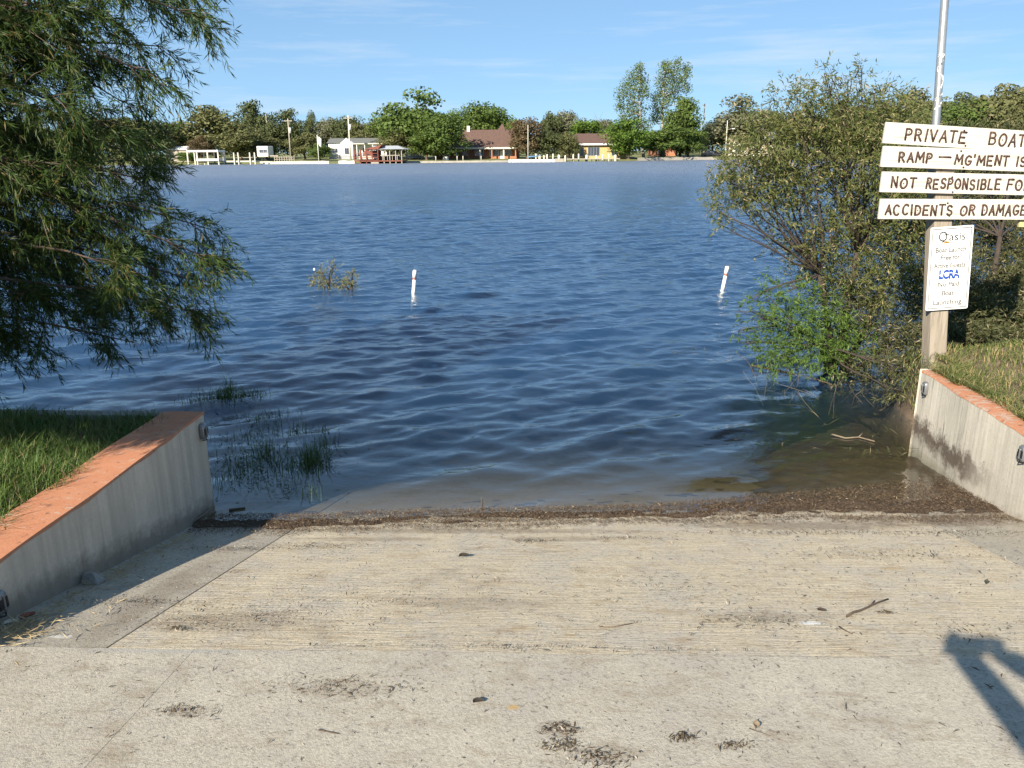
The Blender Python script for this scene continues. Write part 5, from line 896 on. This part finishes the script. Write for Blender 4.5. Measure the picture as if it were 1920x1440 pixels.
def boat(px, dY, L_, lab, hull_m, zw=0.0, rz=0.0, zb=None):
    x, y, z = spot(px, dY); o = empty('motor_boat', (x, y, zb if zb is not None else zw), rz, lab, 'boat'); V = []; n_ = 9
    for i in range(n_):
        t = i / (n_ - 1); hb = 1.0 * (1 - max(0, t - .55) ** 2 / .2025 * .96); sh_ = .75 + .25 * t ** 2; V += [(L_ * (t - .5), -hb, sh_), (L_ * (t - .5), -hb * .8, 0.05 + .3 * max(0, t - .7)), (L_ * (t - .5), 0, -.2 + .5 * max(0, t - .7)), (L_ * (t - .5), hb * .8, 0.05 + .3 * max(0, t - .7)), (L_ * (t - .5), hb, sh_)]
    mb = MB(); mb.add(V, [(i * 5 + j, i * 5 + 1 + j, i * 5 + 6 + j, i * 5 + 5 + j) for i in range(n_ - 1) for j in range(4)] + [(0, 5, 9, 4)[:0] or (4, 3, 2, 1, 0)] + [(i * 5, i * 5 + 5, i * 5 + 9, i * 5 + 4) for i in range(n_ - 1)]); mb.build('hull', hull_m, o)
    mb = MB(); mb.add([(-.2, -.7, .95), (.6, -.6, .95), (.6, .6, .95), (-.2, .7, .95), (-.2, -.65, 1.45), (-.2, .65, 1.45)], [(0, 1, 2, 3), (0, 4, 5, 3), (0, 1, 4), (1, 2, 5, 4), (2, 3, 5)]); mb.build('windscreen', C_GLASS, o); MB().box(-L_ / 2 - .45, -L_ / 2 - .02, -.25, .25, .1, 1.15).build('outboard', C_DARK, o); return o
boat(728, 0.5, 5.2, 'dark motor boat lifted under the tin roof of the boathouse', flat('dark_hull', (.03, .035, .05), .3), 0, 0, .85); boat(690, 0.5, 4.2, 'pale motor boat hanging inside the red gabled bay', C_CREAM, 0, 0, .9)
# left docks
x, y, z = spot(380, -5); s = y / F; h = empty('dock_canopy', (x, y, 0), 0, 'white framed flat dock canopy at the far left shore', 'dock'); zt = fz(380, 284, y); zd = max(fz(380, 301, y), .25)
MB().box(-30 * s, 30 * s, -.2, 4, zt - .12, zt + .30).build('roof_beam', C_FWHITE, h)
for px_ in (351, 369, 389, 409):
    for yy in (-.1, 3.6): MB().box((px_ - 380) * s - .14, (px_ - 380) * s + .14, yy, yy + .26, -1.5, zt - .12).build('post', C_CREAM, h)
MB().box(-12 * s, 30 * s, -.3, 3.8, zd - .1, zd + .40).build('deck', C_FWHITE, h)
x, y, z = spot(445, -4); s = y / F; h = empty('bare_dock', (x, y, 0), 0, 'dock with bare pale posts and no roof right of the canopy', 'dock'); zt2 = fz(445, 286, y)
for px_ in (418, 438, 446, 468, 477): MB().box((px_ - 445) * s - .12, (px_ - 445) * s + .12, 0, .24, -1.5, zt2).build('post', C_CREAM, h)
MB().box(-33 * s, 33 * s, 0.3, 2.6, .55, .85).build('deck', C_CREAM, h); MB().box(-6 * s, 33 * s, 1.0, 1.2, 1.5, 1.62).build('rail', C_TIMBER, h)
# low shore walls, one object each
def shore_wall(name, pa, pb, dY, h_, m_, lab):
    mb = MB(); n_ = max(3, int((pb - pa) / 12)); P3 = [spot(pa + (pb - pa) * i / n_, dY) for i in range(n_ + 1)]; V = []; B = P3[0]
    for i, (x, y, z) in enumerate(P3): hh_ = h_ * (1 + .10 * math.sin(i * 2.3)); V += [(x - B[0], y - B[1], -.6), (x - B[0], y - B[1], hh_), (x - B[0], y - B[1] + .6, hh_), (x - B[0], y - B[1] + .6, -.6)]
    mb.add(V, [(i * 4 + j, i * 4 + (j + 1) % 4, i * 4 + 4 + (j + 1) % 4, i * 4 + 4 + j) for i in range(n_) for j in range(4)] + [(0, 1, 2, 3), (n_ * 4 + 3, n_ * 4 + 2, n_ * 4 + 1, n_ * 4)]); o = mb.build(name, m_, None, False, (B[0], B[1], 0)); tag(o, lab, 'wall')
shore_wall('shore_wall', 486, 616, -.6, .62, C_CREAM, 'long cream shore wall below the white trailer'); shore_wall('shore_wall', 634, 664, -.6, .66, C_FWHITE, 'short white shore wall left of the boathouse'); shore_wall('shore_wall', 760, 955, -.5, .42, C_STONEW, 'low stone shore wall before the brown roofed house'); shore_wall('shore_wall', 1196, 1345, -.5, .75, C_STONEW, 'low pale stone shore wall right of the bushy green tree')
# pontoon dock with row of white posts and mast
x, y, z = spot(1005, -7); s = y / F; h = empty('floating_dock', (x, y, 0), 0, 'long white floating dock below the bare mast', 'dock'); bevel(MB().box(-50 * s, 50 * s, 0, 2.2, -.2, .62).build('deck', C_FWHITE, h), .1); MB().box(34 * s, 50 * s, -.2, 0, -.1, .8).build('fender_board', C_TIMBER, h)
for i in range(6): MB().box((-45 + i * 18) * s - .08, (-45 + i * 18) * s + .08, -.06, -.005, -.15, .75).build('post', C_TIMBER, h)
h = empty('walkway', (*spot(1110, -4)[:2], 0), 0, 'grey walkway on piles in front of the yellow brick house', 'dock'); MB().box(-50 * s, 52 * s, 0, 1.6, .5, .72).build('deck', C_TIMBER, h)
for i in range(9): MB().box((-48 + i * 12) * s - .1, (-48 + i * 12) * s + .1, .2, .4, -1.2, .5).build('pile', C_DKW, h)
ORD = 'first second third fourth fifth sixth seventh eighth ninth tenth eleventh twelfth thirteenth fourteenth'.split()
for i, px_ in enumerate((1005, 1012, 1020, 1026, 1037, 1048, 1060, 1075, 1085, 1100, 1118, 1130, 1142, 1154)):
    x, y, z = spot(px_, -2.2); zt = fz(px_, (288, 290, 291, 289)[i % 4], y); mb = MB(); mb.tube([(0, 0, -1.2), (0, 0, zt - .12), (0, 0, zt)], [(.18, .30, .22, .2)[i % 4]] * 2 + [.1], 10); o = mb.build('mooring_post', C_CREAM, None, True, (x, y, 0)); tag(o, ('%s cream mooring post counting from the bare mast' % ORD[i]).replace('first', 'first'), 'post', 'row of cream mooring posts')
x, y, z = spot(990, -5.5); mb = MB(); zt = fz(990, 234, y); mb.tube([(0, 0, .2), (0, 0, zt)], [.11, .07], 8); o = empty('mast', (x, y, 0), 0, 'tall bare pale mast standing over the floating dock', 'mast'); mb.build('pole', C_CREAM, o, True); mb = MB(); mb.tube([(0, 0, 1.2), (3.0, .2, 1.5)], [.16, .12], 8); mb.build('boom_cover', flat('blue_canvas', (.10, .22, .38)), o, True)
# poles
def pole(px, top, dY, lab, rad, m_, cross=(), extra=None, name='utility_pole', cat='pole'):
    x, y, z = spot(px, dY); o = empty(name, (x, y, z), 0, lab, cat); zt = fz(px, top, y) - z; mb = MB(); mb.tube([(0, 0, -.3), (0, 0, zt)], [rad, rad * .7], 8); mb.build('pole', m_, o, True)
    for dz, L_ in cross: MB().box(-L_ / 2, L_ / 2, -.2, -.08, zt - dz - .1, zt - dz + .1).build('crossarm', C_TIMBER, o)
    if extra == 'can':
        mb = MB(); mb.tube([(.38, -.1, zt - 3.6), (.38, -.1, zt - 2.2)], .28, 10); mb.build('transformer', flat('can_grey', (.6, .6, .58)), o, True)
    if extra == 'lamp':
        mb = MB(); mb.tube([(0, 0, zt - 2.6), (1.6, 0, zt - 2.2)], .06, 6); mb.build('arm', C_TIMBER, o); mb = MB(); mb.tube([(1.5, 0, zt - 2.3), (2.2, 0, zt - 2.25)], [.2, .1], 8); mb.build('lamp', C_FWHITE, o)
    if extra == 'flag':
        V = []; 
        for i in range(7): t = i / 6; V += [(.1 + .9 * t, .15 * math.sin(t * 6), zt - .3 - .6 * t), (.1 + .7 * t, .15 * math.sin(t * 6 + .6), zt - 2.0 - .9 * t)]
        mb = MB(); mb.add(V, [(i * 2, i * 2 + 1, i * 2 + 3, i * 2 + 2) for i in range(6)]); mb.build('flag', C_FWHITE, o)
    return o
pole(545, 222, 14, 'left utility pole with grey transformer above the cream shore wall', .20, C_TIMBER, ((.6, 2.2),), 'can'); pole(505, 214, 34, 'thin far pole rising from the dark trees', .16, C_TIMBER); pole(657, 216, 16, 'tall utility pole with crossarm beside the white gable', .22, C_CREAM, ((.7, 2.4),), 'can'); pole(597, 253, 3, 'white flagpole with a limp white flag by the cream wall', .10, C_FWHITE, (), 'flag', 'flagpole', 'flagpole')
pole(1316, 194, 20, 'tall right utility pole beside the cottonwoods', .20, C_TIMBER, ((.5, 1.6),)); pole(1360, 226, 14, 'shorter lamp pole left of the pale shed', .15, C_CREAM, (), 'lamp', 'lamp_pole')
# rail fence behind the cream wall, low posts on the brown-house lawn
x, y, z = spot(532, 8); s = y / F; h = empty('rail_fence', (x, y, z), 0, 'pale rail fence right of the white trailer', 'fence')
for i in range(9): MB().box((-18 + i * 4.6) * s - .07, (-18 + i * 4.6) * s + .07, 0, .14, -.1, 1.25).build('post', C_TIMBER, h)
for zz in (.55, 1.05): MB().box(-18 * s, 19 * s, -.05, 0, zz - .06, zz + .06).build('rail', C_TIMBER, h)
for px_, lab in ((817, 'leftmost low lawn post before the brown house'), (857, 'low lawn post with a white top before the brown house porch'), (868, 'low lawn post just right of the white topped one'), (902, 'rightmost low lawn post before the brown house')):
    x, y, z = spot(px_, 2.5); mb = MB(); mb.tube([(0, 0, -.1), (0, 0, 1.1), (0, 0, 1.2)], [.11, .11, .05], 8); o = mb.build('lawn_post', C_CREAM, None, True, (x, y, z)); tag(o, lab, 'post')
# vehicles
def car(px, dY, lab, rz, m_=C_CAR, L_=4.6, Hh=1.55):
    x, y, z = spot(px, dY); o = empty('parked_car', (x, y, z), rz, lab, 'car'); prof = [(-L_ / 2, .35), (-L_ / 2, .85), (-L_ * .44, .95), (-L_ * .30, Hh), (L_ * .10, Hh), (L_ * .24, .98), (L_ * .47, .85), (L_ / 2, .6), (L_ / 2, .35)]; n_ = len(prof); mb = MB()
    mb.add([(a, -.88, b) for a, b in prof] + [(a, .88, b) for a, b in prof], [tuple(range(n_))[::-1], tuple(range(n_, 2 * n_))] + [(i, (i + 1) % n_, n_ + (i + 1) % n_, n_ + i) for i in range(n_)]); bevel(mb.build('body', m_, o), .08)
    g_ = MB()
    for sd in (-.89, .89): g_.add([(-L_ * .40, sd, .98), (-L_ * .28, sd, Hh - .08), (L_ * .09, sd, Hh - .08), (L_ * .20, sd, 1.0)], [(0, 1, 2, 3)])
    g_.build('windows', C_GLASS, o)
    for a in (-L_ * .31, L_ * .31):
        for sd in (-.86, .86):
            w2 = MB(); w2.tube([(a, sd - .1, .33), (a, sd + .1, .33)], .33, 14); w2.build('wheel', C_DARK, o)
    for sd in (-.6, .6): MB().box(L_ / 2 - .05, L_ / 2 + .02, sd - .15, sd + .15, .62, .76).build('headlight', C_FWHITE, o)
car(778, 14, 'dark car parked under the great green oak', .3); car(1333, 16, 'black pickup sized car near the right utility pole', -.2, L_=5.2, Hh=1.7); car(1346, 20, 'second black car right of the black pickup sized one', .5)
small_box('chest_freezer', 836, 8, 1.4, .8, 1.0, C_FWHITE, 'small white chest before the dense green tree', 'chest'); small_box('white_barrel', 1287, 12, .9, .9, 1.6, C_FWHITE, 'white upright barrel under the cottonwoods', 'barrel')

# ------------------------------------------------------------------ the person taking the picture (out of frame; arms throw a shadow on the ramp)
gz = float(ramp_z(.45, -.55)) + .004
def skin_body(name, verts, edges, rad, m_, parent, sub=2):
    me = bpy.data.meshes.new(name); me.from_pydata(verts, edges, []); o = link(name, me, m_, parent); md = o.modifiers.new('skin', 'SKIN'); md.use_smooth_shade = True; sv = me.skin_vertices[0].data
    for i, r_ in enumerate(rad): sv[i].radius = r_ if isinstance(r_, tuple) else (r_, r_); sv[i].use_root = (i == 0)
    s_ = o.modifiers.new('sub', 'SUBSURF'); s_.levels = sub; s_.render_levels = sub; return o
PX, PY = .52, -.60
per = empty('person', (PX, PY, gz), 0, 'person in grey shirt and dark jeans holding up a phone', 'person')
C_SKIN = simple('skin', (.46, .28, .20), .55, .1, 10, .05); C_SHIRT = simple('shirt', (.10, .16, .28), .85, .15, 20, .2); C_HAIR = simple('hair', (.05, .035, .025), .7, .3, 60, .4); C_JEAN = simple('jeans', (.05, .07, .12), .9, .2, 30, .2); C_SHOE = simple('shoe', (.06, .06, .06), .7, .2, 20, .1)
hz = ZC - gz    # height of the phone over the ground
bv = [(0, 0, .92), (0, .0, 1.12), (0, .0, 1.32), (0, -.01, 1.45), (0, .01, 1.53), (0, .02, 1.60), (0, .02, 1.70),
      (-.17, 0, 1.40), (-.34, .18, 1.28), (-.49, .50, 1.46), (-.505, .56, 1.47), (.17, 0, 1.40), (.16, .28, 1.25), (-.30, .50, 1.44), (-.36, .555, 1.455),
      (-.10, 0, .84), (-.11, .03, .48), (-.11, -.01, .10), (-.11, .10, .035), (.10, 0, .84), (.11, .03, .48), (.11, -.01, .10), (.11, .10, .035)]
zs = hz - 1.445
bv = [(a, b, c_ + (zs if c_ > .8 else zs * max(0, c_ - .1) / .7)) for a, b, c_ in bv]
be = [(0, 1), (1, 2), (2, 3), (3, 4), (4, 5), (5, 6), (2, 7), (7, 8), (8, 9), (9, 10), (2, 11), (11, 12), (12, 13), (13, 14), (0, 15), (15, 16), (16, 17), (17, 18), (0, 19), (19, 20), (20, 21), (21, 22)]
brd = [(.15, .11), (.145, .105), (.17, .11), (.08, .07), (.055, .055), (.085, .10), (.07, .085), .066, .056, .044, .040, .066, .056, .044, .040, .085, .062, .045, .042, .085, .062, .045, .042]
m, nt, out = new_mat('shirt_and_jeans'); N = NT(nt); c = N.coord(); sep = nt.nodes.new('ShaderNodeSeparateXYZ'); N.l(c, sep.inputs[0])
colr = N.mix(N.math('GREATER_THAN', sep.outputs[2], .95 + zs), (.045, .055, .085), (.26, .30, .34)); colr = N.mix(N.math('MULTIPLY', N.math('GREATER_THAN', sep.outputs[1], .24), N.math('GREATER_THAN', sep.outputs[2], 1.0)), colr, (.46, .28, .20))
colr = N.mix(N.math('GREATER_THAN', sep.outputs[2], 1.515 + zs), colr, (.46, .28, .20)); colr = N.mix(N.rmap(N.noise(c, 40, 4), .4, .7, 0, .25), colr, (.05, .05, .06))
p = nt.nodes.new('ShaderNodeBsdfPrincipled'); N.l(colr, p.inputs['Base Color']); p.inputs['Roughness'].default_value = .85; N.l(p.outputs[0], out.inputs[0])
skin_body('body', bv, be, brd, m, per)
def blob(name, c_, r_, m_, parent, seed=1):
    mb = MB(); n1, n2 = 10, 14; V = []
    for i in range(n1 + 1):
        a = math.pi * i / n1
        for j in range(n2): b = 2 * math.pi * j / n2; V.append((c_[0] + r_[0] * math.sin(a) * math.cos(b), c_[1] + r_[1] * math.sin(a) * math.sin(b), c_[2] + r_[2] * math.cos(a)))
    mb.add(V, [(i * n2 + j, i * n2 + (j + 1) % n2, (i + 1) * n2 + (j + 1) % n2, (i + 1) * n2 + j) for i in range(n1) for j in range(n2)]); return mb.build(name, m_, parent, True)
hd = blob('head', (0, .03, 1.645 + zs), (.078, .098, .118), C_SKIN, per); blob('hair', (0, .012, 1.67 + zs), (.085, .102, .108), C_HAIR, hd); blob('nose', (0, .13, 1.63 + zs), (.014, .02, .022), C_SKIN, hd)
for sd in (-1, 1): blob('ear', (sd * .08, .025, 1.64 + zs), (.012, .022, .032), C_SKIN, hd); blob('eye', (sd * .03, .118, 1.655 + zs), (.012, .009, .008), C_FWHITE, hd)
blob('mouth', (0, .118, 1.585 + zs), (.024, .010, .007), simple('lips', (.38, .16, .13), .5, .1, 10, 0), hd)
# hands: palm and five fingers closed round the phone's ends
for sd, wx, wy, wz in ((-1, bv[10][0], bv[10][1], bv[10][2]), (1, bv[14][0], bv[14][1], bv[14][2])):
    hv = [(wx, wy - .05, wz), (wx, wy - .01, wz), (wx, wy + .01, wz + .01)]; he = [(0, 1), (1, 2)]; hr = [.030, (.036, .02), (.034, .018)]
    skin_body('palm', hv, he, hr, C_SKIN, per)
    for k in range(4): y_ = wy + .018; zf_ = wz + .035 - k * .019; xo = sd * .0; skin_body('finger', [(wx + sd * .014, y_ - .02, zf_), (wx + sd * .020, y_ + .008, zf_), (wx - sd * .002, y_ + .020, zf_), (wx - sd * (.022 + .004 * (k == 1)), y_ + .022, zf_)], [(0, 1), (1, 2), (2, 3)], [.010, .009, .0085, .008], C_SKIN, per, 1)
    skin_body('thumb', [(wx, wy - .02, wz + .02), (wx - sd * .012, wy - .018, wz + .045), (wx - sd * .03, wy - .008, wz + .052)], [(0, 1), (1, 2)], [.012, .011, .009], C_SKIN, per, 1)
for sd in (-1, 1): bevel(MB().box(sd * .11 - .05, sd * .11 + .05, -.08, .19, 0, .085).build('shoe', C_SHOE, per), .03, 3)
ph_ = bevel(MB().box(-.022, .128, -.028, -.018, -.014, .064).build('phone', C_DARK, None, False, (0, 0, ZC)), .004, 3); tag(ph_, 'dark phone held level in both hands, just behind the view', 'phone')
